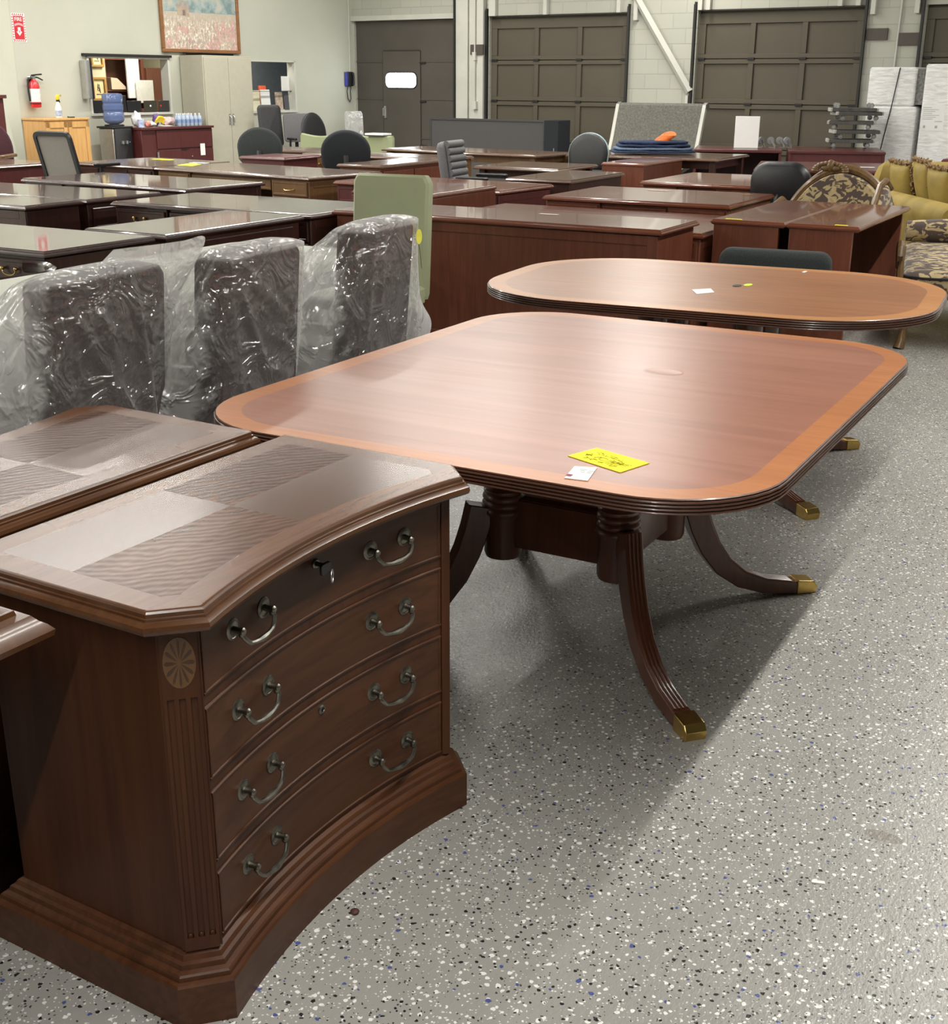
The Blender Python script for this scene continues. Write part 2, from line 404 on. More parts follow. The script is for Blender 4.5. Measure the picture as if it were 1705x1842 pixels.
def bottle_mat(name, c, a=.5):
    k = NT(name); k.color(c); k.set(Roughness=.1, Alpha=a, Specular_IOR_Level=.7); return k.m
JUG = bottle_mat('blue_jug_plastic', (.12,.17,.34), .78)
PET = bottle_mat('clear_bottle', (.55,.66,.80), .72)
PTOP = plain('pale_tabletop', (.40,.42,.35), .32, 0, .03, 4, 0, .3)
def canvas():
    k = NT('painted_canvas'); P = k.tc.outputs['Object']
    s = k.new('ShaderNodeSeparateXYZ'); k.link(P, s.inputs[0])
    n = k.noise(P, 4.5, 5, .6); fl = k.noise(k.mapping((1,17,10)), 1.7, 4, .7, .5); hue = k.noise(P, 5, 2)
    sky = k.ramp(k.math('ADD', n.outputs[0], k.math('MULTIPLY', s.outputs['Z'], .12)),
                 [(.46, (.19,.27,.27)), (.58, (.34,.42,.41)), (.68, (.50,.46,.38)), (.8, (.42,.50,.50))])
    mead = k.ramp(fl.outputs[0], [(.32, (.27,.28,.20)), (.44, (.50,.41,.31)), (.54, (.60,.49,.40)), (.60, (.86,.82,.76)), (.70, (.80,.74,.66))])
    pink = k.ramp(fl.outputs[0], [(.36, (.30,.30,.22)), (.48, (.56,.40,.34)), (.58, (.68,.34,.33)), (.66, (.88,.80,.76))])
    mead = k.mix(k.math('GREATER_THAN', k.math('ADD', hue.outputs[0], k.math('MULTIPLY', s.outputs['Y'], .12)), .55), mead, pink)
    far = k.math('MINIMUM', k.math('MAXIMUM', k.math('MULTIPLY', k.math('SUBTRACT', s.outputs['Z'], .36), 6), 0), .85)
    mead = k.mix(far, mead, (.50,.44,.35))
    h = k.math('ADD', s.outputs['Z'], k.math('MULTIPLY', n.outputs[0], .07))
    k.color(k.mix(k.math('GREATER_THAN', h, .575), mead, sky)); k.set(Roughness=.7); return k.m
CANVAS = canvas()

# ------------------------------------------------------------------ room
b = MB(); b.box(-16, 9.2, -6.5, 20, -.1, 0); struct(b.build('floor', FLOOR))
b = MB(); b.box(-16, 9.2, -6.5, 20, 4.6, 4.7); struct(b.build('ceiling', CEILM))
def wall_with_holes(name, mat, u0, u1, z0, z1, holes, axis, pos, th):
    us = sorted({u0, u1, *[h[0] for h in holes], *[h[1] for h in holes]}); zs = sorted({z0, z1, *[h[2] for h in holes], *[h[3] for h in holes]})
    b = MB()
    for a0, a1 in zip(us, us[1:]):
        for c0, c1 in zip(zs, zs[1:]):
            if any(h[0] <= a0 and a1 <= h[1] and h[2] <= c0 and c1 <= h[3] for h in holes): continue
            if axis == 'y': b.box(pos-th, pos, a0, a1, c0, c1)
            else: b.box(a0, a1, pos, pos+th, c0, c1)
    bmesh.ops.remove_doubles(b.bm, verts=b.bm.verts[:], dist=1e-5)
    o = b.build(name, mat); o.matrix_world = RM; return struct(o)
wall_with_holes('wall_left', WALLP, -6.70, 0.0, 0, 4.6, [(-5.60,-4.14,1.07,1.81), (-2.52,-1.475,1.055,1.81)], 'y', 0, .11)
o = MB().box(-3.5, .0, -6.72, -6.701, 0, 4.6).build('wall_side', WALLP); o.matrix_world = RM; struct(o)
DRS = [(.03,2.13),(2.745,5.15),(6.25,8.60),(9.385,11.75)]
wall_with_holes('wall_far', BLOCK, -.11, 21.5, 0, 4.6, [(a, c, 0, 2.46) for a, c in DRS], 'x', 0, .2)
o = MB().box(9.0, 9.1, -6.4, 19, 0, 4.6).build('wall_right', plain('right_wall_paint',(.26,.26,.23),.8)); struct(o)
o = MB().box(-16, 9.0, -6.4, -6.3, 0, 4.6).build('wall_back', plain('back_wall_paint',(.26,.26,.23),.8)); struct(o)
o = MB().box(-16, -15.9, -6.3, 14, 0, 4.6).build('wall_outer_left', WALLP); struct(o)
# overhead doors
def garage(n, x0, x1, rails):
    base = MB(); base.box(x0-.02, x1+.02, .09, .13, 0, 2.5)
    o = base.build('door_%d' % n, DOORP); o.matrix_world = RM; struct(o)
    zs = [.03, .63, 1.235, 1.835, 2.44]; w = x1-x0
    p = MB(); st = .075
    for z0, z1 in zip(zs, zs[1:]):
        top = .15 if z1 > 2.4 else .07
        p.box(x0, x1, .06, .09, z0, z0+.06); p.box(x0, x1, .06, .09, z1-top, z1-.012)
        for i in range(4):
            xc = x0 + st/2 + .03 + (w-st-.06)*i/3
            p.box(xc-st/2-(.03 if i in (0,) else 0), xc+st/2+(.03 if i == 3 else 0), .06, .09, z0+.06, z1-top)
    q = p.build('stile_frame', DOORP, o, bevel=.004)
    for z in zs[1:4]:
        for i in range(4):
            xc = x0 + st/2 + .03 + (w-st-.06)*i/3
            h = MB(); h.box(xc-.05, xc+.05, .045, .06, z-.022, z+.012); h.tube([(xc-.05,.048,z-.006),(xc+.05,.048,z-.006)], .009, 6)
            h.build('hinge', DARKM, o)
    for s, xx in ((-1, x0-.03), (1, x1+.03)):
        t = MB(); t.box(xx-.010, xx+.010, -.05, .0, .05, 2.58); t.box(xx-.016, xx+.016, -.06, -.05, .05, 2.55)
        t.build('track', DARKM, o)
    return o
for n, (a, c) in zip((2,3,4), DRS[1:]): garage(n, a, c, 4)
b = MB(); b.box(.01, 2.15, .05, .12, 0, 2.46); d1 = b.build('door_1', DOORD); d1.matrix_world = RM; struct(d1)
b = MB()
for z in (.62, 1.235, 1.82): b.box(.03, 2.11, .04, .05, z-.012, z+.012)
b.build('section_seam', DOORD, d1)
b = MB(); b.box(.60, 1.37, .028, .05, .06, 1.985); b.build('pass_door', DOORD, d1, bevel=.006)
b = MB(); b.box(.62, 1.37, .02, .03, 1.987, 2.0); b.box(.595, .60, .03, .05, .06, 1.985); b.box(1.37,1.375,.03,.05,.06,1.985); b.build('pass_door_gap', GAP, d1)
pl = rrect(.675, 1.295, 1.415, 1.642, .075, 5)
b = MB(); b.slab(offset(pl, -.02), [(0,0),(.006,.012),(.02,.014),(.024,.004)], M=T(0,.028,0) @ XZ); b.build('window_frame', DARKM, d1)
b = MB(); b.prism(pl, .0, .016, M=T(0,.028,0) @ XZ); b.build('window_pane', DAY, d1)
b = MB(); b.box(.635,.675,-.0,.028,.93,1.12); b.tube([(.655,-.005,.95),(.655,-.05,.97),(.655,-.05,1.08),(.655,-.005,1.1)], .009, 6); b.build('door_handle', STEELM, d1)
for z in (.5, 1.2, 1.8):
    for x in (1.42,):
        b = MB(); b.box(x-.06,x+.06,.025,.04,z-.012,z+.012); b.build('hinge', DARKM, d1)
# steel column between the bays, header rails, conduit, brace, plates
def trimo(n, b, mat, bevel=0):
    o = b.build('trim_%d' % n, mat, bevel=bevel); o.matrix_world = RM; return struct(o)
b = MB(); b.box(2.17,2.40,-.10,0,0,4.5); b.box(2.40,2.425,-.06,0,0,4.5); b.box(2.425,2.69,-.10,0,0,4.5); trimo(1, b, TRIMW, .006)
b = MB(); b.box(2.15,2.168,-.14,0,0,3.2); trimo(2, b, DARKM)
b = MB(); b.tube([(2.555,-.13,1.12),(2.555,-.13,4.2)], .012, 6); b.box(2.525,2.585,-.16,-.10,1.83,1.95); b.box(2.525,2.60,-.16,-.10,1.10,1.22); trimo(3, b, TRIMW)
for i,(x0,x1,z0,z1) in enumerate([(2.47,2.71,1.91,2.06),(8.66,8.93,2.05,2.19),(9.08,9.36,1.98,2.13)]):
    b = MB(); b.box(x0,x1,-.13 if i == 0 else -.03,-.10 if i == 0 else 0,z0,z1); trimo(4+i, b, PLATE)
b = MB(); b.tube([(5.26,-.05,2.71),(6.21,-.05,1.39)], .055, 4); b.box(6.16,6.20,-.08,-.03,1.18,1.34); trimo(7, b, TRIMW)
b = MB(); b.box(0.0,2.17,-.05,0,2.455,2.53); trimo(8, b, TRIMW)
b = MB()
for x in (2.80,2.86,3.78,5.02,5.30,6.30,6.42,8.28,8.52,8.72,9.28): b.box(x-.03,x+.03,-.07,0,2.47 if x not in (5.30,8.72,9.28) else 2.36,4.5)
trimo(9, b, TRIMW)
b = MB(); b.tube([(9.06,-.02,1.7),(9.1,-.02,4.4)], .012, 6); trimo(10, b, TRIMW)
b = MB(); b.box(2.745,5.15,-.02,.0,2.46,2.475); b.box(6.25,8.6,-.02,0,2.46,2.475); trimo(11, b, DARKM)
# office openings in the left wall: frames, rooms behind
def hole_frame(n, y0, y1, z0, z1):
    b = MB(); t = .035
    b.box(-.14,.015,y0-.0,y0+t,z0,z1); b.box(-.14,.015,y1-t,y1,z0,z1); b.box(-.14,.03,y0,y1,z0-.02,z0+.012); b.box(-.14,.015,y0,y1,z1-t*.6,z1)
    o = b.build('window_%d' % n, TRIMW); o.matrix_world = RM; return struct(o)
hole_frame(1, -5.60, -4.14, 1.07, 1.81); hole_frame(2, -2.52, -1.475, 1.055, 1.81)
b = MB(); b.box(0,.05,-5.67,-4.12,1.812,1.845); trimo(12, b, DARKM)
OFW = plain('office_wall_paint', (.60,.55,.38), .8, 0, .04, 2)
OFB = plain('office_blue_grey_panel', (.16,.19,.22), .8)
def ro(b, name, mat, **kw):
    o = b.build(name, mat, **kw); o.matrix_world = RM; return o
b = MB(); b.box(-2.6,-2.5,-6.59,-2.72,0,3); b.box(-2.5,-.11,-2.78,-2.72,0,3); b.box(-2.6,-.11,-6.59,-2.72,2.4,2.5)
o = ro(b, 'wall_office', OFW); struct(o)
b = MB(); b.box(-1.65,-1.55,-2.71,1.0,0,3); b.box(-1.6,-.11,.9,1.0,0,3); b.box(-1.65,-.11,-2.71,1.0,2.4,2.5)
o = ro(b, 'wall_back_office', OFB); struct(o)
# phone conduit on the left wall, pencil-thin
b = MB(); b.tube([(.012,-.12,1.66),(.012,-.12,4.5)], .011, 6); trimo(13, b, TRIMW)
# ------------------------------------------------------------------ bow-front lateral file cabinets
def top_outline(d=0.0):
    pts = [(-.44,.2585),(-.44,-.188),(-.378,-.248)]
    N = 18
    for i in range(1, N):
        x = -.378+.756*i/N; pts.append((x, -.248+.052*(1-(x/.378)**2)))
    pts += [(.378,-.248),(.44,-.188),(.44,.2585)]
    pts = [(-.44,.2585)] + pts[1:]
    return offset(pts, d) if d else pts
def yc(x, out=0): return -.248+.052*(1-(x/.378)**2)+.034-out
def file_cabinet(label, loc, rz, key=False, detail=True):
    t = thing('file_cabinet', label, 'file cabinet', loc, rz, 'pair of bow-front file cabinets standing back to back')
    O = top_outline()
    b = MB(); b.slab(offset(O,.034), [(0,.10),(0,.725)]); b.build('carcass', WALN_Z, t, bevel=.002)
    b = MB()
    b.slab(O, [(-.008,0),(-.008,.078),(-.005,.082),(.002,.083),(.003,.091),(.006,.094),(.014,.097),(.016,.106),(.022,.109),(.026,.117),(.033,.121)])
    b.build('plinth', WALN, t, smooth=True, ang=24)
    # top: moulded edge, then crossband and four veneer quarters
    b = MB()
    b.slab(O, [(.034,.722),(-.004,.7225),(-.010,.726),(-.0125,.732),(-.011,.739),(-.005,.744),(-.002,.745),(-.002,.749),(.001,.750),(.0015,.756),(.004,.759),(.0075,.760),(.009,.760),(.058,.760)], 0)
    bm = b.bm
    for f in bm.faces:
        if all(v.co.z > .7599 for v in f.verts): f.material_index = 1 if len(f.verts) == 4 else 2
    big = [f for f in bm.faces if f.material_index == 2]
    for co, no in (((0,.03,0),(0,1,0)), ((0,0,0),(1,0,0))):
        geom = [f for f in bm.faces if f.material_index == 2]
        es = {e for f in geom for e in f.edges}; vs = {v for f in geom for v in f.verts}
        bmesh.ops.bisect_plane(bm, geom=list(geom)+list(es)+list(vs), plane_co=co, plane_no=no, dist=1e-5)
    for f in bm.faces:
        if f.material_index >= 2 or (all(v.co.z > .7599 for v in f.verts) and f.material_index == 2):
            c = f.calc_center_median(); f.material_index = 2 + (1 if c.x > 0 else 0) + (2 if c.y > .03 else 0)
    b.build('top', [WALN_E, VEN_B, VEN[0], VEN[1], VEN[2], VEN[3]], t, smooth=True, ang=34)
    # fluted corner pilasters with an oval inlay
    B = offset(O, .034)
    for s in (-1, 1):
        p0, p1 = Vector((s*.406,-.174,0)), Vector((s*.364,-.2145,0))
        mid = (p0+p1)/2; a = atan2(p1.y-p0.y, p1.x-p0.x) if s < 0 else atan2(p0.y-p1.y, p0.x-p1.x)
        M = T(mid.x, mid.y, 0) @ RZ(a); w = .029
        b = MB()
        b.box(-w-.004,w+.004,-.003,.01,.125,.715,0,M)
        fl = [-.018,0,.018]; edges = [-w]+[q for f in fl for q in (f-.0055,f+.0055)]+[w]
        for e0, e1 in zip(edges[::2], edges[1::2]): b.box(e0,e1,-.008,-.003,.125,.712,0,M)
        for f in fl:
            b.box(f-.0055,f+.0055,-.008,-.003,.125,.150,0,M); b.box(f-.0055,f+.0055,-.008,-.003,.598,.712,0,M)
            b.ball((f,-.0035,.152), .0052, 6, 0, (1,.6,1), M); b.ball((f,-.0045,.600), .0052, 6, 0, (1,.4,1), M)
        pil = b.build('pilaster', WALN_Z, t, bevel=.001)
        b = MB(); b.slab(ellipse(0,.660,.0255,.044,28), [(0,.0080),(.0004,.0088)], M=M @ XZ)
        for i in range(12):
            an = 2*pi*i/12
            R = lambda k, da: (0+.0255*k*cos(an+da), .660+.044*k*sin(an+da))
            b.slab([R(.14,0),R(.5,-.13),R(.8,-.10),R(.93,0),R(.8,.10),R(.5,.13)], [(0,.0088),(0,.0092)], 1, M=M @ XZ)
        b.build('oval_inlay', [wood('inlay_light',(.115,.050,.014),(.16,.072,.021),'z'), wood('inlay_dark',(.045,.016,.005),(.07,.027,.009),'z')], pil)
    # four drawers
    rows = [(.130,.257),(.277,.412),(.432,.566),(.586,.708)]
    X = .352; N = 20
    xs = [-X+2*X*i/N for i in range(N+1)]
    for r, (z0, z1) in enumerate(rows):
        b = MB()
        poly = [(x, yc(x,.0012)) for x in xs] + [(x, yc(x,-.004)) for x in reversed(xs)]
        b.slab(poly, [(.003,z0),(0,z0+.003),(0,z1-.003),(.003,z1)])
        for z in (z0+.004, z1-.004): b.tube([(x, yc(x,.0008), z) for x in xs], .003, 6)
        for x in (-X+.004, X-.004): b.tube([(x, yc(x,.0008), z0+.004),(x, yc(x,.0008), z1-.004)], .003, 6)
        dr = b.build('drawer', WALN, t, smooth=True)
        zc = (z0+z1)/2+.012
        for xc in (-.205, .205):
            sl = -.052*2*xc/.378**2
            M = T(xc, yc(xc,.0012), zc) @ RZ(atan2(sl,1))
            b = MB()
            for s in (-1, 1):
                q = M @ T(s*.048,0,0) @ RX(pi/2)
                b.lathe([(.019,0),(.019,.002),(.0155,.0035),(.0145,.0025),(.0125,.0035),(.006,.0035),(.005,.014),(.0065,.017),(.0065,.022),(.004,.025)], 16, q)
                b.ball((s*.048,-.018,-.006), .006, 6, 0, (1,1,1.2), M)
            pts = []; rad = []
            for i in range(25):
                u = -1+2*i/24; au = abs(u)
                x = .048*(1 if u > 0 else -1)*(au/.62*.80 if au < .62 else .80+.20*min(1,(au-.62)/.2))
                z = -.031+.006*(au/.62)**2 if au < .62 else -.025+.020*((au-.62)/.38)**.8
                y = -.018-.010*(1-au**3)
                pts.append((x,y,z)); rad.append(.0042+.0024*math.exp(-(u/.22)**2))
            b.tube(pts, rad, 8, M=M)
            b.build('bail_handle', PEWTER, dr, smooth=True)
        if r in (1, 3):
            M = T(0, yc(0,.0012), z1-.024) @ RX(pi/2)
            b = MB(); b.lathe([(.0095,0),(.0095,.002),(.0075,.004),(.005,.004),(.004,.002)], 16, M); b.box(-.001,.001,-.004,.004,.0022,.0045,1,M)
            b.build('lock', [PEWTER, BLACK], dr, smooth=True)
        if r == 3 and key:
            M = T(0, yc(0,.0012), z1-.024)
            b = MB(); b.box(-.003,.003,-.022,-.002,-.003,.003,0,M)
            b.slab(rrect(-.011,.011,-.016,.012,.005,4), [(.001,-.003),(0,-.002),(0,.002),(.001,.003)], 0, M=M @ T(0,-.024,-.004) @ YZ.inverted() @ RZ(0))
            b.tube([(.0105*cos(2*pi*i/16), -.030+.0*i, -.024+.0125*sin(2*pi*i/16)) for i in range(16)], .0011, 5, True, 1, M @ RZ(.5))
            b.build('key', [BLACK, STEELM], dr, smooth=True)['label'] = 'black key with a small steel ring'
    return t
file_cabinet('walnut bow-front file cabinet in the foreground with a key in its top drawer', (-1.4135,1.660,0), radians(88.6), True)
file_cabinet('walnut file cabinet back to back with the foreground one, only its veneered top showing', (-2.012,1.660,0), radians(-91.4))
# moulded desk end at the left edge of the picture
t = thing('desk', 'walnut desk corner with moulded edge jutting in at the left beside the foreground cabinet', 'desk', (-1.80,.69,0), radians(-1))
b = MB(); b.slab(rect(-.42,.395,-.52,.495), [(.02,.700),(-.002,.702),(-.004,.712),(.004,.722),(.012,.728),(.020,.738),(.034,.741),(.036,.749),(.040,.750),(.11,.750)])
for f in b.bm.faces:
    if all(v.co.z > .7499 for v in f.verts): f.material_index = 1
b.build('top', [WALN_E, VEN[0]], t, smooth=True, ang=30)
for y0 in (-.48,):
    b = MB(); b.box(-.38,.34,y0,y0+.05,0,.703); b.build('end_panel', WALN_Z, t, bevel=.003)
b = MB(); b.box(-.38,-.35,-.43,.44,.2,.703); b.build('modesty_panel', WALN_Z, t)
b = MB(); b.box(-.38,-.32,.40,.46,0,.703); b.build('leg', WALN_Z, t)

# ------------------------------------------------------------------ the two conference tables
def reeded_top(b, poly, zt, th, band, nre=4):
    prof = [(.03, zt-th)]; h = (th-.004)/nre; z = zt-th
    for i in range(nre):
        prof += [(.0055, z+.0006), (.001, z+h*.25), (0, z+h*.5), (.001, z+h*.75), (.0055, z+h-.0006)]; z += h
    prof += [(.003, zt-.002), (.006, zt), (.008, zt), (band, zt)]
    b.slab(poly, prof)
    for f in b.bm.faces:
        if all(v.co.z > zt-1e-5 for v in f.verts): f.material_index = 1 if len(f.verts) == 4 else 2
def saber_leg(t, px, py, ang, reach, h0=.42, mat=None, w=.025):
    k = reach/.47
    M = T(px,py,0) @ RZ(ang) @ Matrix(((1,0,0,0),(0,0,1,0),(0,1,0,0),(0,0,0,1)))
    cl = [(.04,.385,.036),(.056,.315,.036),(.078,.25,.035),(.112,.180,.033),(.160,.115,.030),(.225,.066,.026),(.305,.036,.0225),(.395,.0225,.020),(.47,.019,.0185)]
    up, lo = [], []
    for i, (s_, z_, h_) in enumerate(cl):
        p, q = cl[max(0,i-1)], cl[min(len(cl)-1,i+1)]
        d = Vector((q[0]-p[0], q[1]-p[1])).normalized()
        up.append(((s_-d.y*h_)*k, z_+d.x*h_)); lo.append(((s_+d.y*h_)*k, max(0, z_-d.x*h_)))
    pl = lo + list(reversed(up))
    b = MB(); b.slab(pl, [(.003,-w),(0,-w+.003),(0,w-.003),(.003,w)], M=M)
    for q in (-.0165,-.0055,.0055,.0165): b.tube([(a, c, q) for a, c in up[:-1]], .0048, 6, M=M)
    leg = b.build('leg', mat or T1_L, t, smooth=True)
    b = MB(); x0, x1 = .415*k, .48*k
    b.slab([(x0,-.0),(x1,0.0),(x1+.004,.024),(x1-.010,.041),(x0,.0465)], [(.002,-w-.004),(0,-w-.002),(0,w+.002),(.002,w+.004)], M=M)
    b.build('brass_toe_cap', BRASS, leg, bevel=.002)
    return leg
COLP = [(.03,.222),(.050,.228),(.054,.24),(.054,.352),(.057,.356),(.062,.363),(.062,.371),(.055,.377),(.061,.383),(.061,.391),(.055,.397),(.060,.403),(.060,.411),(.053,.417),(.057,.422),(.057,.429),(.047,.437),(.044,.452),(.047,.468),(.057,.480),(.060,.488),(.060,.498),(.052,.506),(.052,.52),(.058,.60),(.058,.712)]
def table_base(t, cx, cy, zt, hx=.175, hy=.19):
    for sx in (-1,1):
        for sy in (-1,1):
            b = MB(); b.lathe(COLP, 24, T(cx+sx*hx, cy+sy*hy, 0)); b.build('turned_column', T1_L, t, smooth=True, ang=50)
            saber_leg(t, cx+sx*(hx+.02), cy+sy*(hy+.02), atan2(sy*.31, sx*.325), .47)
    for a in (0, 1):
        for s in (-1, 1):
            b = MB()
            if a == 0:
                b.box(cx-hx,cx+hx,cy+s*hy-.022,cy+s*hy+.022,.265,.405)
                for q in (-.014,-.005,.005,.014): b.tube([(cx-hx,cy+s*hy+q,.406),(cx+hx,cy+s*hy+q,.406)], .0048, 6)
            else:
                b.box(cx+s*hx-.022,cx+s*hx+.022,cy-hy,cy+hy,.265,.405)
                for q in (-.014,-.005,.005,.014): b.tube([(cx+s*hx+q,cy-hy,.406),(cx+s*hx+q,cy+hy,.406)], .0048, 6)
            b.build('stretcher', T1_L, t, smooth=True)
    b = MB(); b.box(cx-.34,cx+.34,cy-.36,cy+.36,.690,zt-.033); b.build('underframe', T1_L, t, bevel=.004)
t = thing('conference_table', 'large reddish mahogany conference table with an orange border band and a yellow sign', 'table', (-1.313,3.012,0))
b = MB(); reeded_top(b, rrect(-.716,.716,-.89,.89,.27,10), .745, .034, .068)
# two leaves meet in a hairline across the top
b.build('tabletop', [REED, T1_B, T1_F], t, smooth=True, ang=16)
b = MB(); b.slab(ellipse(.14,.18,.058,.040,28), [(0,.7452),(.003,.7456),(.006,.7453)]); b.build('veneer_blister', T1_F, t, smooth=True)
table_base(t, -.032, .08, .745)
t = thing('conference_table', 'oblong honey-coloured conference table with wide rounded ends standing behind the larger red table', 'table', (-1.565,4.765,0), radians(4.5))
b = MB(); reeded_top(b, rrect(-.875,.875,-.625,.625,.47,14), .745, .036, .075, 4)
b.build('tabletop', [REED, T2_B, T2_F], t, smooth=True, ang=16)
table_base(t, 0, 0, .745, .19, .17)
# papers and marks on the tables
def sheet(name, pts, z, mat, label, cat, th=.0012, group=None, marks=None):
    c = (sum(p[0] for p in pts)/len(pts), sum(p[1] for p in pts)/len(pts))
    P = [(p[0]-c[0], p[1]-c[1]) for p in pts]
    a = sum(P[i][0]*P[(i+1)%len(P)][1]-P[(i+1)%len(P)][0]*P[i][1] for i in range(len(P)))
    if a < 0: P.reverse()
    b = MB(); b.prism(P, 0, th)
    o = b.build(name, mat, None, loc=(c[0],c[1],z))
    if marks: marks(o, P, th)
    return tag(o, label, cat, group)
def scrib(o, O, U, V, th):
    """handwriting strokes too loose to read, in pen"""
    rnd = random.Random(5)
    b = MB()
    def at(u, v): return (O[0]+U[0]*u+V[0]*v, O[1]+U[1]*u+V[1]*v, th+.0002)
    def stroke(pts, w=.0006): b.tube([at(*p) for p in pts], w, 4, flat=.3)
    for row, (v0, h, n) in enumerate(((.66,.17,5),(.42,.20,6),(.2,.13,5))):
        for i in range(n):
            u0 = .14+.62*i/n+rnd.uniform(-.02,.02)+row*.04
            stroke([(u0+rnd.uniform(-.02,.06)*k, v0+h*rnd.uniform(-.5,.7)) for k in range(5)], rnd.choice((.0005,.0008)))
    for k in range(4): stroke([(.58+.05*k,.22+.02*k),(.66+.05*k,.5),(.9,.30+.09*k)], .0006)
    stroke([(.13,.40),(.19,.43),(.24,.41)], .0016)
    b.build('handwriting', INK, o)
def sign_marks(o, P, th):
    scrib(o, (-.0873,-.0173), (.145,-.055), (.031,.086), th)
sheet('price_sign', [(-1.056,2.311),(-.911,2.256),(-.883,2.349),(-1.025,2.397)], .7455, YELLOW, 'bright yellow handwritten sale sign lying on the large red table', 'sign', marks=sign_marks)
def card_marks(o, P, th):
    b = MB()
    for i, (u0, u1, v) in enumerate(((-.012,.004,.022),(-.010,.002,.014),(.008,.022,.020),(.008,.018,.012),(-.004,.006,.004),(.010,.020,.004))): b.box(u0,u1,v,v+.003,th,th+.0003)
    b.build('print_lines', GINK, o)
    b = MB(); b.box(-.020,-.008,-.034,-.020,th,th+.0003); b.build('printed_square', PURP, o)
sheet('card', [(-.995,2.164),(-.946,2.171),(-.966,2.264),(-1.011,2.248)], .7455, PAPER, 'small white printed card beside the yellow sign on the red table', 'card', marks=card_marks)
sheet('card', [(-1.594,4.600),(-1.541,4.508),(-1.495,4.581),(-1.539,4.665)], .7455, PAPER, 'blank white card lying on the honey-coloured table', 'card')
sheet('tag', ellipse(-1.472,4.79,.017,.030,14), .7455, BLACK, 'small black oval disc on the honey-coloured table beside a yellow one', 'tag')
sheet('tag', ellipse(-1.44,4.832,.016,.034,14), .7455, plain('lime_tag',(.55,.72,.05),.6), 'small lime yellow oval tag on the honey-coloured table beside a black one', 'tag')
sheet('paper_scrap', [(-1.348,5.29),(-1.335,5.285),(-1.332,5.325),(-1.343,5.33)], .7455, PAPER, 'tiny white scrap near the far edge of the honey-coloured table', 'scrap')
sheet('paper_scrap', [(-.41,2.13),(-.385,2.138),(-.388,2.146),(-.412,2.139)], .0005, PAPER, 'tiny white scrap lying on the floor in front of the red table', 'scrap')
b = MB(); b.ball((0,0,.004),.009,8,0,(1,1,.5)); tag(b.build('bottle_cap', plain('dark_red_bit',(.07,.025,.02),.6), None, smooth=True, loc=(-1.150,1.602,0)), 'small dark red bit lying on the floor by the foreground cabinet', 'debris')
# ------------------------------------------------------------------ plastic-wrapped armchairs
def armchair(label, loc, rz, w=.46, zt=1.0):
    t = thing('armchair', label, 'chair', loc, rz, 'armchairs wrapped in clear plastic')
    tilt = T(0,.17,.40) @ RX(radians(-5))
    b = MB(); b.slab(rrect(-w/2,w/2,-.02,zt-.40,.035,5), [(.012,-.055),(0,-.040),(0,.040),(.012,.055)], M=tilt @ XZ)
    b.build('backrest', PLUM, t, smooth=True)
    b = MB(); b.slab(rrect(-w/2+.02,w/2-.02,-.30,.14,.05,5), [(.01,.36),(0,.38),(0,.455),(.02,.475)]); b.build('seat', PLUM, t, smooth=True)
    for s in (-1,1):
        b = MB(); b.box(s*(w/2+.035)-.026,s*(w/2+.035)+.026,-.27,.16,.625,.665); b.box(s*(w/2+.035)-.022,s*(w/2+.035)+.022,-.25,-.20,.0,.63); b.build('armrest', PLUMW, t, bevel=.008)
    for sx in (-1,1):
        b = MB(); b.box(sx*(w/2-.03)-.02,sx*(w/2-.03)+.02,.14,.19,0,.40); b.build('leg', PLUMW, t, bevel=.004)
    b = MB(); b.box(-w/2+.02,w/2-.02,-.25,.16,.31,.37); b.build('seat_rail', PLUMW, t)
    return t
def rr_at(a, x0, x1, y0, y1, p=5):
    c, s = cos(a), sin(a); k = (abs(c)**p+abs(s)**p)**(-1/p)
    return ((x0+x1)/2+(x1-x0)/2*c*k, (y0+y1)/2+(y1-y0)/2*s*k)
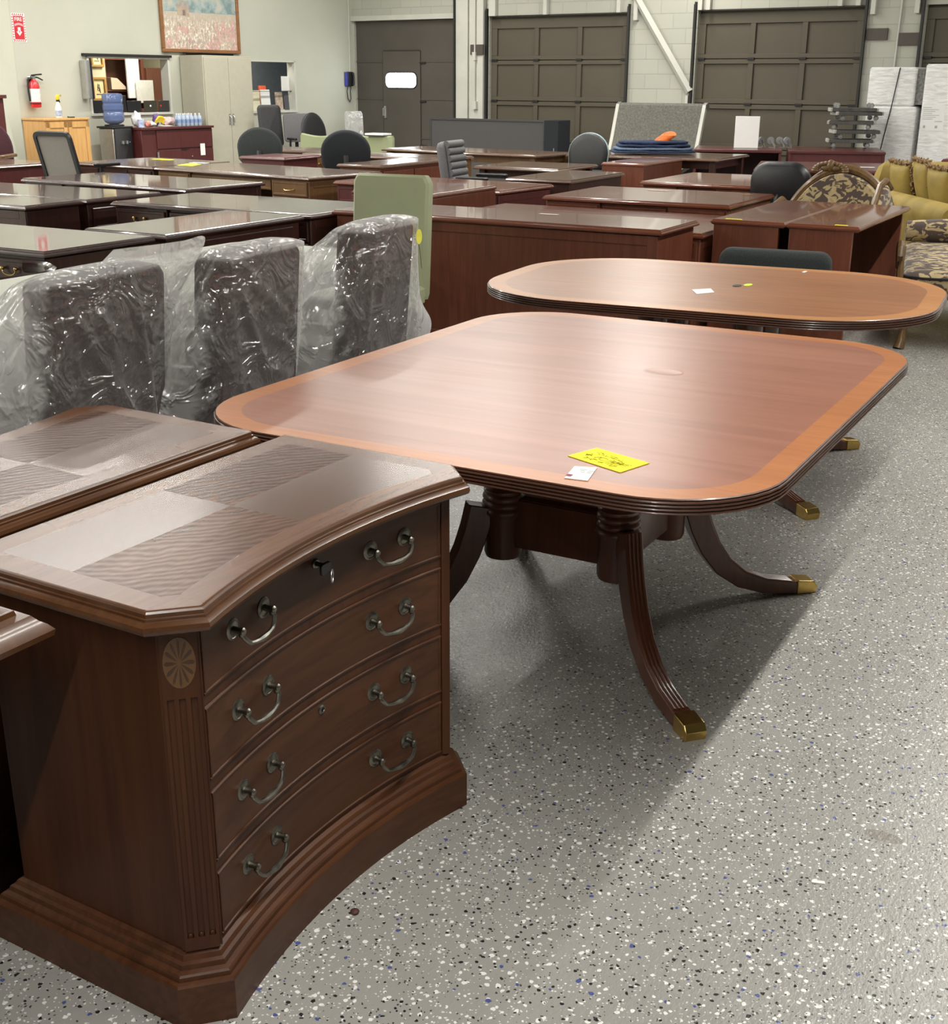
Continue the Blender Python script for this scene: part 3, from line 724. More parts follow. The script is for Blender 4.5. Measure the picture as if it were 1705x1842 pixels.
def cover(label, loc, rz, w, zt, seed, ears=(), creases=(), zb=.30):
    rnd = random.Random(seed)
    f0 = [(rnd.uniform(0,6.28), rnd.choice((5,7,9,11)), rnd.uniform(.5,1)) for _ in range(4)]
    NU, NV = 200, 90
    def fn(u, v):
        a = 2*pi*u
        if v < .12:                                   # over the top rail
            q = v/.12
            x, y = rr_at(a, -w/2*(.02+.98*q)-.012*q, w/2*(.02+.98*q)+.012*q, .235-.055*q-.012*q, .235+.062*q+.012*q)
            z = zt+.018-.02*q**4
        else:
            q = (v-.12)/.88; z = zt-.002-(zt-zb)*q
            h = min(1, q/.72); h2 = h**.85
            X0 = (-w/2-.012)*(1-h2)+(-w/2-.13)*h2; Y0 = .165*(1-h2)+(-.36)*h2
            yb = .30-.062*h                                     # follows the raked back
            x, y = rr_at(a, X0, -X0, Y0, yb, 5-1.8*h)
            front = .5-.5*sin(a); side = abs(cos(a))
            amp = (.006+.045*h)*(.25+.75*max(front, side*.8))
            fold = sum(k3*sin(k2*a+k1+2.2*q) for k1,k2,k3 in f0)/2
            fold = abs(fold)*2-.6
            nz = noise.noise(Vector((x*7,y*7,z*6+seed*3)))
            cr = noise.noise(Vector((x*17+seed,y*17,z*13)))
            out = amp*fold + (.008+.024*h)*nz + .006*(1-abs(cr)*3)*(.3+h)
            if sin(a) > .55:
                out = .004+.006*noise.noise(Vector((x*4+seed,z*3,0)))
                s_, t_ = .5-x/w, (zt-z)/(zt-.45)
                for (s0,t0,s1,t1,am) in creases:
                    px, pz = (s_-s0)*w, (t_-t0)*(zt-.45); dx, dz = (s1-s0)*w, (t1-t0)*(zt-.45); L2 = dx*dx+dz*dz
                    q2 = max(0, min(1, (px*dx+pz*dz)/L2)); dd = hypot(px-dx*q2, pz-dz*q2)
                    out += am*max(0, 1-dd/.028)*(.35+.65*sin(pi*min(1,q2*1.05)))
                    if q2 > .75: out += am*.5*max(0,1-dd/.06)*abs(cr)
            x += cos(a)*out; y += sin(a)*out
            if sin(a) <= .55: z += .012*nz*h
        for (ea, ez, wid, hz, amt, lift) in ears:
            d = atan2(sin(a-ea), cos(a-ea))
            g = math.exp(-(d/wid)**2-((z-ez)/hz)**2)
            x += cos(ea)*amt*g; y += sin(ea)*amt*g; z += lift*g
        return (x, y, z)
    b = MB(); b.grid(fn, NU, NV, cu=True)
    o = b.build('plastic_cover', FILM, None, smooth=True, loc=loc, rz=rz, ang=60)
    return tag(o, label, 'plastic cover', 'clear plastic covers draped over the armchairs')
RZC = radians(-86)
CH = [((-2.83,2.485,0),.475,1.005,3,((0,.62,.7,.30,.17,0),(pi-.62,.95,.075,.07,.12,.11),(pi,.62,.55,.22,.06,0)),((.03,.02,.36,.45,.016),(.36,.45,.80,.98,.022),(.58,.0,.76,.55,.014),(.76,.55,.88,1.0,.02),(.30,.08,.52,.55,.010),(.9,.1,.8,.35,.008))),
      ((-2.765,3.075,0),.44,1.01,8,((0,.55,.5,.3,.05,0),(pi-.25,.80,.14,.12,.07,.02),(pi,.50,.5,.2,.05,0)),((.02,.0,.58,.80,.016),(.02,.0,.28,1.0,.010),(.05,.0,.92,.52,.016),(.95,.22,.68,.55,.014),(.55,.48,.98,.72,.016),(.5,.7,.9,.8,.014),(.02,.0,.16,1.0,.008))),
      ((-2.80,3.860,0),.40,1.015,14,((pi,.60,.75,.26,.23,0),(pi-.6,.50,.4,.12,.10,.03),(0,.62,.5,.2,.10,0)),((.14,.0,.12,1.0,.014),(.84,.0,.90,.5,.016),(.90,.5,.62,1.0,.014),(.3,.0,.35,.6,.006)))]
cn = ['nearest of three', 'middle of three', 'farthest of three']
for (loc, w, zt, sd, ears, crs), s in zip(CH, cn):
    armchair('plum armchair under clear plastic left of the red table, '+s, loc, RZC, w, zt)
    cover('clear crinkled plastic cover over a plum armchair, '+s, loc, RZC, w, zt, sd, ears, crs)
t = thing('hang_tag', 'yellow oval tag on a dark string hanging on the farthest plastic-wrapped chair', 'tag', (-2.475,4.005,.955), radians(80))
b = MB(); b.prism(ellipse(0,0,.017,.028,16), 0, .0012, M=XZ); b.build('tag', plain('pale_yellow_tag',(.80,.78,.10),.7), t)
b = MB(); b.tube([(0,0,-.03),(.008,0,-.07),(.014,0,-.12)], .0012, 4); b.build('string', BLACK, t)
# pale table behind the chairs
t = thing('meeting_table', 'long pale grey-topped table behind the plastic-wrapped chairs', 'table', (-3.68,3.75,0))
b = MB(); b.slab(rrect(-.44,.44,-1.25,1.21,.12,6), [(.006,.705),(0,.711),(0,.734),(.006,.74)]); b.build('tabletop', PTOP, t, smooth=True)
for y in (-.8,.8):
    b = MB(); b.box(-.26,.26,y-.03,y+.03,.03,.70); b.box(-.36,.36,y-.05,y+.05,0,.03); b.build('leg', BLACK, t, bevel=.006)
def slabchair(label, loc, rz, w, zt, mat, th=.07, legm=None, wave=0, group=None, zb=.40, name='side_chair', rake=5):
    t = thing(name, label, 'chair', loc, rz, group)
    n = 16; top = [(w/2-.02-(w-.04)*i/n, zt-.40-wave*sin(pi*i/n)) for i in range(n+1)] if wave else [(w/2-.015,zt-.40),(w/2-.03,zt-.385),(-w/2+.03,zt-.385),(-w/2+.015,zt-.40)]
    out = [(-w/2+.01,0),(w/2-.01,0),(w/2,.03),(w/2,zt-.43)]+top+[(-w/2,zt-.43),(-w/2,.03)]
    b = MB(); b.slab(out, [(.014,-th/2),(0,-th/2+.014),(0,th/2-.014),(.014,th/2)], M=T(0,.20,.40) @ RX(radians(-rake)) @ XZ); b.build('backrest', mat, t, smooth=True)
    b = MB(); b.slab(rrect(-w/2,w/2,-.28,.20,.04,4), [(.01,.38),(0,.39),(0,.46),(.02,.475)]); b.build('seat', mat, t, smooth=True)
    for sx in (-1,1):
        for y in (-.24,.19):
            b = MB(); b.tube([(sx*(w/2-.04),y,0),(sx*(w/2-.045),y,.385)], [.012,.018], 8); b.build('leg', legm or BLACK, t, smooth=True)
    return t
slabchair('sage green high-backed chair with a plain rectangular back behind the plastic-wrapped chairs', (-3.645,5.42,0), radians(4), .455, 1.03, GREEN, .075, PLUMW)
# ------------------------------------------------------------------ desks
def drawer(t, x0, x1, z0, z1, yf, mat, knob, kmat=BRASS):
    b = MB(); b.slab(rect(x0,x1,z0,z1), [(0,-.004),(0,.010),(.004,.014),(.016,.014),(.019,.011)], M=T(0,yf,0) @ XZ)
    d = b.build('drawer', mat, t)
    xc, zc = (x0+x1)/2, (z0+z1)/2
    if knob == 'bail':
        b = MB(); h = min(.045,(x1-x0)*.2)
        for s in (-1,1): b.ball((xc+s*h, yf-.026, zc+.012), .010, 8); b.tube([(xc+s*h,yf-.012,zc+.012),(xc+s*h,yf-.026,zc+.012)], .006, 6)
        b.tube([(xc+h*cos(a), yf-.028, zc+.012-.030*sin(a)**.7) for a in [pi*i/12 for i in range(13)]], .0035, 6)
        b.build('bail_handle', kmat, d, smooth=True)
    elif knob == 'knob':
        b = MB(); b.ball((xc,yf-.028,zc),.012,8); b.tube([(xc,yf-.012,zc),(xc,yf-.026,zc)],.005,6); b.build('knob', kmat, d, smooth=True)
    elif knob == 'wire':
        b = MB(); b.tube([(xc+.06*cos(a), yf-.014-.02*sin(a), zc-.012*sin(a)) for a in [pi*i/10 for i in range(11)]], .004, 6); b.build('pull', kmat, d, smooth=True)
    return d
def desk(label, cx, cy, w, d, z, rot=0, top=CHERRY, body=CHERRY_Z, front='drawers', knob='bail', end='frame', th=.032, ov=.025, name='desk', group=None, kmat=BRASS, lines=0):
    t = thing(name, label, 'desk', (cx,cy,0), radians(rot), group)
    x0,x1,y0,y1 = -w/2,w/2,-d/2,d/2
    b = MB(); b.slab(rect(x0,x1,y0,y1), [(.012,z-th),(.002,z-th+.004),(0,z-th+.012),(.004,z-.012),(.010,z-.009),(.012,z-.003),(.016,z)]); b.build('top', top, t, smooth=True, ang=30)
    bx0,bx1,by0,by1 = x0+ov,x1-ov,y0+ov,y1-ov; zt = z-th
    if front == 'drawers':
        pw = min(.44, w*.30)
        for a, c in ((bx0,bx0+pw),(bx1-pw,bx1)):
            b = MB(); b.box(a,c,by0,by1,.06,zt-.001); b.box(a+.02,c-.02,by0+.04,by1-.02,0,.0595)
            if end == 'frame':
                xx = a if a == bx0 else c; s = -1 if a == bx0 else 1
                for q in ((by0+.003,by0+.05,.08,zt-.004),(by1-.05,by1-.003,.08,zt-.004),(by0+.0505,by1-.0505,zt-.06,zt-.004),(by0+.0505,by1-.0505,.08,.14)): b.box(min(xx-s*.01,xx+s*.004),max(xx-s*.01,xx+s*.004),q[0],q[1],q[2],q[3])
            b.build('pedestal', body, t, bevel=.003)
            zz = [zt-.015,zt-.145,zt-.36,.08] if d > .3 else [zt-.015,.1]
            for u, v in zip(zz, zz[1:]): drawer(t, a+.012, c-.012, v+.012, u, by0, body, knob, kmat)
        b = MB(); b.box(bx0+pw+.001,bx1-pw-.001,by1-.03,by1-.001,.15,zt-.001); b.build('modesty_panel', body, t)
        b = MB(); b.box(bx0+pw+.001,bx1-pw-.001,by0+.02,by1-.031,zt-.10,zt-.001); b.build('apron', body, t)
        m = (bx1-bx0-2*pw)
        if m > .3: drawer(t, bx0+pw+.015, bx1-pw-.015, zt-.095, zt-.015, by0+.016, body, knob if m < .7 else knob, kmat)
    elif front == 'panel':
        b = MB(); b.box(bx0,bx1,by0,by1,.05,zt-.001); b.box(bx0+.02,bx1-.02,by0+.02,by1-.02,0,.0495)
        b.build('case', body, t, bevel=.003)
        b = MB()
        for q in ((bx0+.002,bx0+.06,.055,zt-.004),(bx1-.06,bx1-.002,.055,zt-.004),(bx0+.0605,bx1-.0605,zt-.055,zt-.004),(bx0+.0605,bx1-.0605,.055,.12)): b.box(q[0],q[1],by0-.006,by0+.01,q[2],q[3])
        b.build('front_frame', body, t, bevel=.002)
    elif front == 'box':
        b = MB(); b.box(bx0,bx1,by0,by1,.0,zt); b.build('case', body, t, bevel=.003)
    elif front == 'legs':
        b = MB(); b.box(bx0+.06,bx1-.06,by0+.06,by1-.06,zt-.08,zt); b.build('apron', body, t)
        for sx in (bx0+.05,bx1-.05):
            for sy in (by0+.05,by1-.05):
                b = MB(); b.box(sx-.03,sx+.03,sy-.03,sy+.03,0,zt); b.build('leg', body, t, bevel=.004)
    if lines:                                           # drawers on the right-hand end
        for i in range(lines):
            ya = by0+.03+(by1-by0-.06)*i/lines; yb = by0+.03+(by1-by0-.06)*(i+1)/lines
            for za, zb in ((zt-.17,zt-.03),(zt-.42,zt-.19)):
                b = MB(); b.slab(rect(ya+.01,yb-.01,za,zb), [(0,-.002),(0,.008),(.004,.011),(.02,.011),(.024,.007)], M=T(bx1,0,0) @ YZ); b.build('drawer', body, t)
    return t
# left block, nearest first
desk('dark mahogany desk with brass-pulled drawers at the left edge behind the pale table', -5.42,4.38,1.82,.73,.76,0,MAHOG,MAHOG_Z)
t = desk('narrow dark mahogany desk unit with a notched drawer behind the plastic-wrapped chairs', -4.785,5.39,.59,1.18,.76,0,MAHOG,MAHOG_Z,'box')
b = MB(); b.slab([(-.50,.56),(-.02,.56),(0,.545),(.10,.545),(.12,.56),(.50,.56),(.50,.70),(-.50,.70)], [(0,0),(.003,.012)], M=T(.27,0,0) @ YZ); b.build('drawer', MAHOG_Z, t)
b = MB(); b.box(.27,.275,-.53,.54,.08,.53); b.build('side_panel', wood('redder_panel',(.045,.014,.007),(.085,.028,.014),'y'), t)
desk('dark mahogany desk with brass bail pulls standing behind the narrow lengthwise unit', -5.275,6.43,1.62,.84,.76,0,MAHOG,MAHOG_Z)
desk('dark plain-fronted mahogany desk at the left, nearer of two standing back to back', -7.30,5.745,2.0,.49,.76,0,MAHOG,MAHOG_Z,'panel')
desk('dark mahogany credenza with drawer lines on its end, farther of two back to back', -7.25,6.375,1.9,.72,.76,0,MAHOG,MAHOG_Z,'box',lines=1)
desk('mirror-glossy mahogany desk with small silver pulls just in front of the mesh-backed chair', -7.22,7.49,1.85,.86,.76,-3.7,MAHOG,MAHOG_Z,'drawers',kmat=STEELM)
desk('dark brown desk end with drawers at the left edge behind the mesh-backed chair', -9.93,8.20,1.25,.84,.76,-90,UMBER,MAROON_Z,'drawers','knob')
desk('dark brown desk right behind the mesh-backed chair', -8.78,9.28,1.15,1.0,.76,-6,UMBER,MAHOG_Z,'drawers',None)
t = desk('wide olive-brown desk with a yellow paper and a white-tagged drawer', -7.185,9.03,1.98,.92,.76,-8.4,UMBER,UMBER_Z,'drawers','wire')
# middle block
t = desk('long cherry credenza with a plain panelled front right behind the high-backed sage chair', -3.375,6.465,2.11,.59,.78,0,CHERRY,CHERRY_Z,'panel')
desk('low cherry desk tucked behind the long cherry credenza, with a brass-pulled drawer', -3.23,7.34,1.84,1.07,.70,0,CHERRY,CHERRY_Z)
def opendesk(label, x0, x1, y0, y1, z):
    t = thing('credenza', label, 'desk', ((x0+x1)/2,(y0+y1)/2,0)); w, d = x1-x0, y1-y0
    b = MB(); b.slab(rect(-w/2,w/2,-d/2,d/2), [(.010,z-.03),(0,z-.02),(0,z-.012),(.006,z-.009),(.010,z-.002),(.013,z)]); b.build('top', CHERRY, t, smooth=True, ang=30)
    for ya, yb in ((-d/2+.012,-d/2+.042),(d/2-.05,d/2-.02)):
        b = MB(); b.box(-w/2+.015,w/2-.04,ya,yb,0,z-.03); b.build('end_panel', CHERRY_Z, t, bevel=.002)
    b = MB(); b.box(-w/2+.03,-w/2+.05,-d/2+.042,d/2-.05,.1,z-.03); b.build('modesty_panel', CHERRY_Z, t)
    return t
opendesk('cherry credenza seen end-on, right one of a close pair, open on its right side', -1.855,-1.455,6.86,8.27,.78)
opendesk('cherry credenza seen end-on, left one of a close pair behind the charcoal chair', -2.29,-1.862,6.86,8.27,.78)
desk('wide cherry desk with a row of brass knobs behind the low cherry desk', -3.20,8.43,1.36,1.02,.76,0,CHERRY,CHERRY_Z,'drawers')
desk('cherry desk reflecting the white sign, in front of the boxy cherry unit', -3.325,10.15,.95,1.24,.76,0,CHERRY,CHERRY_Z,'drawers')
desk('boxy cherry file unit with a plain end standing alone in front of the blue blankets', -4.83,12.20,.46,1.10,.76,0,CHERRY,CHERRY_Z,'box',name='file_unit',ov=.008)
desk('boxy cherry return unit right beside the sage green chair', -4.668,7.65,.665,.90,.80,0,CHERRY,CHERRY_Z,'box',name='return_unit',ov=.006)
desk('cherry desk with bright window reflection just above the sage green chair', -5.21,8.80,1.63,.80,.74,-5,CHERRY,MAROON_Z,'drawers','knob')
desk('dark brown desk running lengthwise to the right of the ribbed grey chair', -4.60,9.875,.60,1.13,.76,0,UMBER,MAHOG_Z,'box')
desk('dark brown desk behind the ribbed grey chair', -5.41,10.91,.90,.90,.76,0,UMBER,MAHOG_Z,'legs')
desk('brown desk with side drawers and a glaring window reflection beside the round-topped black chair', -6.855,10.63,.51,1.24,.76,0,UMBER,CHERRY_Z,'box',lines=2)
desk('brown desk behind the round black chair, joined to the one with the glaring reflection', -7.57,11.60,1.84,.62,.76,0,UMBER,UMBER_Z,'drawers','knob')
desk('brown desk beyond the black task chair, in front of the beige steel cabinet', -9.12,12.06,1.18,.66,.76,0,UMBER,MAROON_Z,'box')
desk('small maroon desk unit in front of the black task chair near the beige cabinet', -8.40,10.80,.60,.64,.76,0,MAROON,MAROON_Z,'box')
desk('long brown desk standing in front of the low charcoal partition', -7.20,12.93,2.2,.80,.76,-7,UMBER,UMBER_Z,'legs')
# right rear
desk('grey-brown table carrying the folded blue blankets', -5.12,13.36,1.75,1.10,.76,0,UMBER,MAHOG_Z,'legs')
desk('maroon table behind the black leather chair, partly hidden by the carved settee', -2.95,12.35,1.42,1.25,.76,14,MAROON,MAROON_Z,'legs')
desk('maroon desk end at the right edge of the picture behind the gold cushions', -1.62,14.66,1.25,.95,.76,0,MAROON,MAROON_Z,'box')
def openshelf(label, cx, cy, w, d, z, rot, closed=False):
    t = thing('low_shelf_unit', label, 'shelf unit', (cx,cy,0), radians(rot))
    b = MB(); b.box(-w/2,w/2,-d/2,d/2,z-.03,z); b.build('top', MAROON, t, bevel=.004)
    for s in (-1,1):
        b = MB(); b.box(s*(w/2-.02)-.015,s*(w/2-.02)+.015,-d/2+.01,d/2,0,z-.03); b.build('side_panel', MAROON_Z, t)
    b = MB(); b.box(-w/2+.03,w/2-.03,-d/2+.02 if closed else d/2-.03,-d/2+.04 if closed else d/2-.01,.02,z-.03); b.build('front_panel' if closed else 'back_panel', MAROON_Z, t)
    if not closed:
        b = MB(); b.box(-w/2+.03,w/2-.03,-d/2+.04,d/2-.03,.30,.32); b.build('shelf', MAROON_Z, t)
    return t
openshelf('open-fronted cherry shelf unit with the blank white sign on it', -4.80,15.24,1.03,1.0,.76,17)
openshelf('closed maroon shelf unit carrying the stack of furniture dollies', -3.72,15.60,1.10,1.1,.76,17,True)
# ------------------------------------------------------------------ chairs
def pad_outline(w, h, kind):
    if kind == 'round':
        return [(w/2*(abs(cos(a))**.75)*(1 if cos(a) > 0 else -1), h*.5+h*.5*(abs(sin(a))**.8)*(1 if sin(a) > 0 else -1)) for a in [2*pi*i/36 for i in range(36)]]
    if kind == 'dome':
        pts = [(-w/2+.05,0),(w/2-.05,0),(w/2-.01,.05),(w/2,h*.45)]
        pts += [(w/2*cos(a), h*.45+h*.55*sin(a)) for a in [pi*i/18 for i in range(1,18)]]
        return pts+[(-w/2,h*.45),(-w/2+.01,.05)]
    if kind == 'lobe': return rrect(-w/2,w/2,0,h,min(.14,h*.42),8)
    return rrect(-w/2,w/2,0,h,min(.06,h*.2),5)
def star_base(t, mat=BLACK):
    b = MB(); b.lathe([(.03,.06),(.03,.14),(.02,.15),(.02,.42)], 12); b.build('column', mat, t, smooth=True)
    b = MB()
    for i in range(5):
        a = 2*pi*i/5+.3; b.tube([(0,0,.10),(.14*cos(a),.14*sin(a),.09),(.28*cos(a),.28*sin(a),.065)], [.026,.02,.014], 6)
    base = b.build('star_base', mat, t, smooth=True)
    for i in range(5):
        a = 2*pi*i/5+.3
        b = MB(); b.lathe([(.012,-.022),(.027,-.018),(.027,.018),(.012,.022)], 10, T(.28*cos(a),.28*sin(a),.027) @ RZ(a) @ RX(pi/2)); b.build('caster', mat, base, smooth=True)
def task_chair(label, loc, face, w, zb, zt, kind='dome', mat=BLKFAB, shell=None, arms=True, rim=None, rake=8, th=.07, mesh=None, ribs=0, name='office_chair', seatm=None, group=None, armz=.70):
    """chair facing local -y"""
    t = thing(name, label, 'chair', loc, face, group); h = zt-zb
    M = T(0,.21,zb) @ RX(radians(-rake))
    O = pad_outline(w, h, kind)
    b = MB()
    if mesh:
        n = len(O); inn = offset(O, .035)
        vo = []
        for z in (-.016,.016):
            vo.append([b.bm.verts.new(M @ XZ @ Vector((p[0],p[1],z))) for p in O]); vo.append([b.bm.verts.new(M @ XZ @ Vector((p[0],p[1],z))) for p in inn])
        for i in range(n):
            j = (i+1) % n
            b.face((vo[0][i],vo[1][i],vo[1][j],vo[0][j])); b.face((vo[2][i],vo[2][j],vo[3][j],vo[3][i])); b.face((vo[0][i],vo[0][j],vo[2][j],vo[2][i])); b.face((vo[1][i],vo[3][i],vo[3][j],vo[1][j]))
        b.build('back_frame', shell or BLACK, t, smooth=True)
        b = MB(); b.prism(offset(O,.03), -.004, .004, M=M @ XZ); b.build('backrest', mesh, t)
        b = MB(); b.tube([(0,.235,.42),(0,.27,.55),(0,.235,zb+.08)], .024, 8); b.box(-w*.36,w*.36,.22,.245,zb+.02,zb+.06); b.build('back_support', BLACK, t, smooth=True)
    else:
        b.slab(O, [(.03,-th*.5),(.006,-th*.35),(0,-th*.1),(0,th*.2),(.01,th*.3)], M=M @ XZ)
        if ribs:
            for i in range(ribs): b.tube([(-w/2+.03,-th*.45,h*(i+.5)/ribs),(w/2-.03,-th*.45,h*(i+.5)/ribs)], h/ribs*.52, 10, M=M)
        b.build('backrest', mat, t, smooth=True, ang=60)
        if shell:
            b = MB(); b.slab(O, [(-.002,th*.18),(-.002,th*.3),(.012,th*.46),(.06,th*.56)], M=M @ XZ); b.build('back_shell', shell, t, smooth=True, ang=60)
        if rim:
            b = MB(); b.tube([tuple(M @ XZ @ Vector((p[0],p[1],th*.12))) for p in O], .011, 6, True); b.build('rim', rim, t, smooth=True)
        b = MB(); b.tube([(0,.12,.43),(0,.27,.47),(0,.28,.60),(0,.245,zb+.14)], [.02,.02,.018,.018], 6, flat=1.6); b.build('back_support', BLACK, t, smooth=True)
    sm = seatm or mat
    b = MB(); b.slab(rrect(-w/2,w/2,-.27,.20,.10,5), [(.03,.42),(0,.435),(0,.475),(.03,.50)]); b.build('seat', sm, t, smooth=True)
    star_base(t)
    if arms:
        for s in (-1,1):
            b = MB(); x = s*(w/2+.035)
            b.tube([(s*w*.4,.0,.44),(x,.02,.46),(x,.03,.60),(x,.02,armz-.02)], .017, 6)
            b.slab(rrect(x-.035,x+.035,-.20,.10,.03,4), [(.006,armz-.02),(0,armz-.012),(0,armz+.004),(.008,armz+.012)])
            b.build('armrest', BLACK, t, smooth=True)
    return t
D = radians
task_chair('office chair with a black-framed taupe mesh back in front of the oak cabinet', (-8.66,8.26,0), D(182), .43,.60,1.10, 'rect', BLKFAB, BLACK, True, None, 15, .05, GREYM, armz=.80)
task_chair('maroon fabric chair with wooden arms at the far left edge', (-11.05,9.15,0), D(30), .52,.52,1.10,'dome',MAROONF,None,False,None,4,.10,armz=.76)
o = [c for c in bpy.data.objects if c.get('label') == 'maroon fabric chair with wooden arms at the far left edge'][0]
for s in (-1,1):
    b = MB(); b.slab(rrect(s*.30-.03,s*.30+.03,-.26,.16,.025,4), [(.006,.735),(0,.742),(0,.762),(.008,.77)]); b.tube([(s*.24,-.1,.45),(s*.30,-.1,.5),(s*.30,-.08,.74)], .02, 6); b.build('wooden_arm', UMBER_Z, o, smooth=True)
task_chair('light grey fabric chair with a ribbed back seen side-on, turned towards the right', (-5.42,9.75,0), D(98), .42,.66,1.02,'rect',GREYF,None,True,None,9,.10,None,6,armz=.72)
task_chair('black chair back with a pale teal rim in front of the garage doors', (-5.40,11.82,0), D(-8), .47,.66,1.015,'dome',BLKFAB,BLACK,False,TEALRIM,5)
task_chair('black task chair back with rounded top left of the middle, by the beige steel cabinet', (-9.05,11.36,0), D(205), .50,.64,1.025,'dome',CHARF,BLKFAB,False,None,2)
task_chair('round-topped black chair at the left of the window glare, behind the sage green chair', (-7.54,10.79,0), D(215), .50,.66,1.045,'dome',BLKFAB,BLKFAB,False,None,4)
task_chair('black leather chair back left of the carved settee', (-2.54,9.47,0), D(172), .46,.62,.965,'lobe',plain('black_leather',(.016,.017,.019),.38),None,False,None,4,.10)
task_chair('charcoal fabric chair pushed against the honey-coloured table, only its wide low back showing', (-1.68,6.20,0), D(186), .54,.46,.748,'rect',CHARF,None,False,None,6,.09)
task_chair('tall grey mesh chair with arms under the small office window', (-11.78,15.10,0), D(58), .36,.58,1.18,'rect',plain('grey_mesh',(.17,.17,.175),.8,0,.1,200,.3),BLACK,True,None,11,.045,armz=.70)
task_chair('plain grey chair right of the tall grey mesh chair along the left wall', (-12.08,16.15,0), D(60), .46,.60,1.03,'rect',GREYF,None,False,None,6,.06)
task_chair('dark blue-grey chair turned sideways by the left wall, right of the plain grey chair', (-11.10,15.36,0), D(78), .46,.60,1.075,'dome',plain('slate_shell',(.06,.075,.095),.3),BLACK,True,None,10,.06,armz=.72)
FILMW = film('white_film', .5, .4)
slabchair('white chair wrapped in clear film in the far corner below the wall phone', (-11.86,17.42,0), D(62), .30,1.03,FILMW,.10,BLACK)
slabchair('sage green chair with a scooped back, left one of two near the far corner', (-9.95,13.45,0), D(0), .62,.86,GREEN_DIM,.07,BLACK,.03,rake=3)
t = slabchair('sage green chair nearest the dark door, half hidden by the round black chair', (-9.1,13.45,0), D(0), .58,.86,GREEN_DIM,.07,BLACK,.02,rake=3)
b = MB(); b.box(-.14,.14,-.10,.10,0,.022); tag(b.build('folded_paper', PAPER, None, bevel=.003, loc=(-9.05,13.68,.862)), 'white folded sheet lying on the back of the farther sage green chair', 'paper')
# dark wooden chair and grey-green chair at the left edge
t = thing('captain_chair', 'dark glossy wooden chair with a curved rail at the left edge beside the pale table', 'chair', (-4.42,3.70,0), D(-60))
b = MB(); b.tube([(.27*cos(a),.0+.20*sin(a),.70) for a in [pi*i/16 for i in range(17)]], .028, 8, flat=.8); b.build('curved_rail', plain('dark_gloss_wood',(.03,.012,.012),.18,0,.2,20,0,.5), t, smooth=True)
for i in range(5):
    a = pi*(i+.5)/5; b = MB(); b.tube([(.22*cos(a),.16*sin(a),.44),(.27*cos(a),.20*sin(a),.70)], .012, 6); b.build('spindle', PLUMW, t, smooth=True)
b = MB(); b.slab(ellipse(0,-.02,.25,.22,24), [(.02,.40),(0,.415),(0,.43),(.02,.44)]); b.build('seat', PLUMW, t, smooth=True)
for sx in (-1,1):
    for sy in (-1,1): b = MB(); b.tube([(sx*.17,-.02+sy*.14,.41),(sx*.21,-.02+sy*.18,0)], .016, 6); b.build('leg', PLUMW, t, smooth=True)
slabchair('grey-green chair cut off by the left edge of the picture beside the pale table', (-4.40,3.10,0), D(100), .46,.86,plain('grey_green_vinyl',(.16,.19,.17),.55),.07,BLACK)

# ------------------------------------------------------------------ settee, armchair and chaise in carved wood and gold
def arch(w, h, n=28, pk=.0):
    return [(-w/2+w*i/n, h*(sin(pi*(i/n))**.55)+.0) for i in range(n+1)]
t = thing('settee', 'carved wooden settee with a brown and gold leaf-patterned back behind the cherry credenzas', 'settee', (-2.09,8.95,0), D(-5))
A = arch(.80,.40)
b = MB(); b.slab([(x*.93,.52) for x in (-.40,.40)]+[(x*.93,.55+z*.92) for x, z in reversed(A)], [(.02,-.05),(0,-.03),(0,.04),(.01,.06)], M=T(0,.0,0) @ RX(D(-6)) @ T(0,.06,0) @ XZ); b.build('back_cushion', LEAF, t, smooth=True)
M = T(0,0,0) @ RX(D(-6)) @ T(0,.06,0)
b = MB(); b.tube([(-.40,0,.40)]+[(x,0,.55+z) for x, z in A]+[(.40,0,.40)], [.022]+[.026+.010*math.exp(-((i-14)/5)**2) for i in range(29)]+[.022], 8, M=M)
b.tube([(x*.9,-.045,.55+z*.88) for x, z in A], .011, 6, M=M)
fr = b.build('carved_frame', CARVE, t, smooth=True)
b = MB()
for i in range(13):
    a = pi*i/12; b.ball((.11*cos(a)-.10,-.035,.93+.055*sin(a)), .019, 6, 0, (1.5,.8,.8), M @ T(0,0,0))
b.ball((-.10,-.03,.968), .034, 8, 0, (1,.7,1.2), M); b.ball((-.14,-.03,.95), .026, 8, 0, (1.4,.7,.8), M); b.ball((-.06,-.03,.95), .026, 8, 0, (1.4,.7,.8), M)
b.build('carved_crest', CARVE, fr, smooth=True)
b = MB(); b.slab(rrect(-.37,.37,-.46,.02,.06,5), [(.02,.32),(0,.34),(0,.42),(.03,.45)]); b.build('seat', LEAF, t, smooth=True)
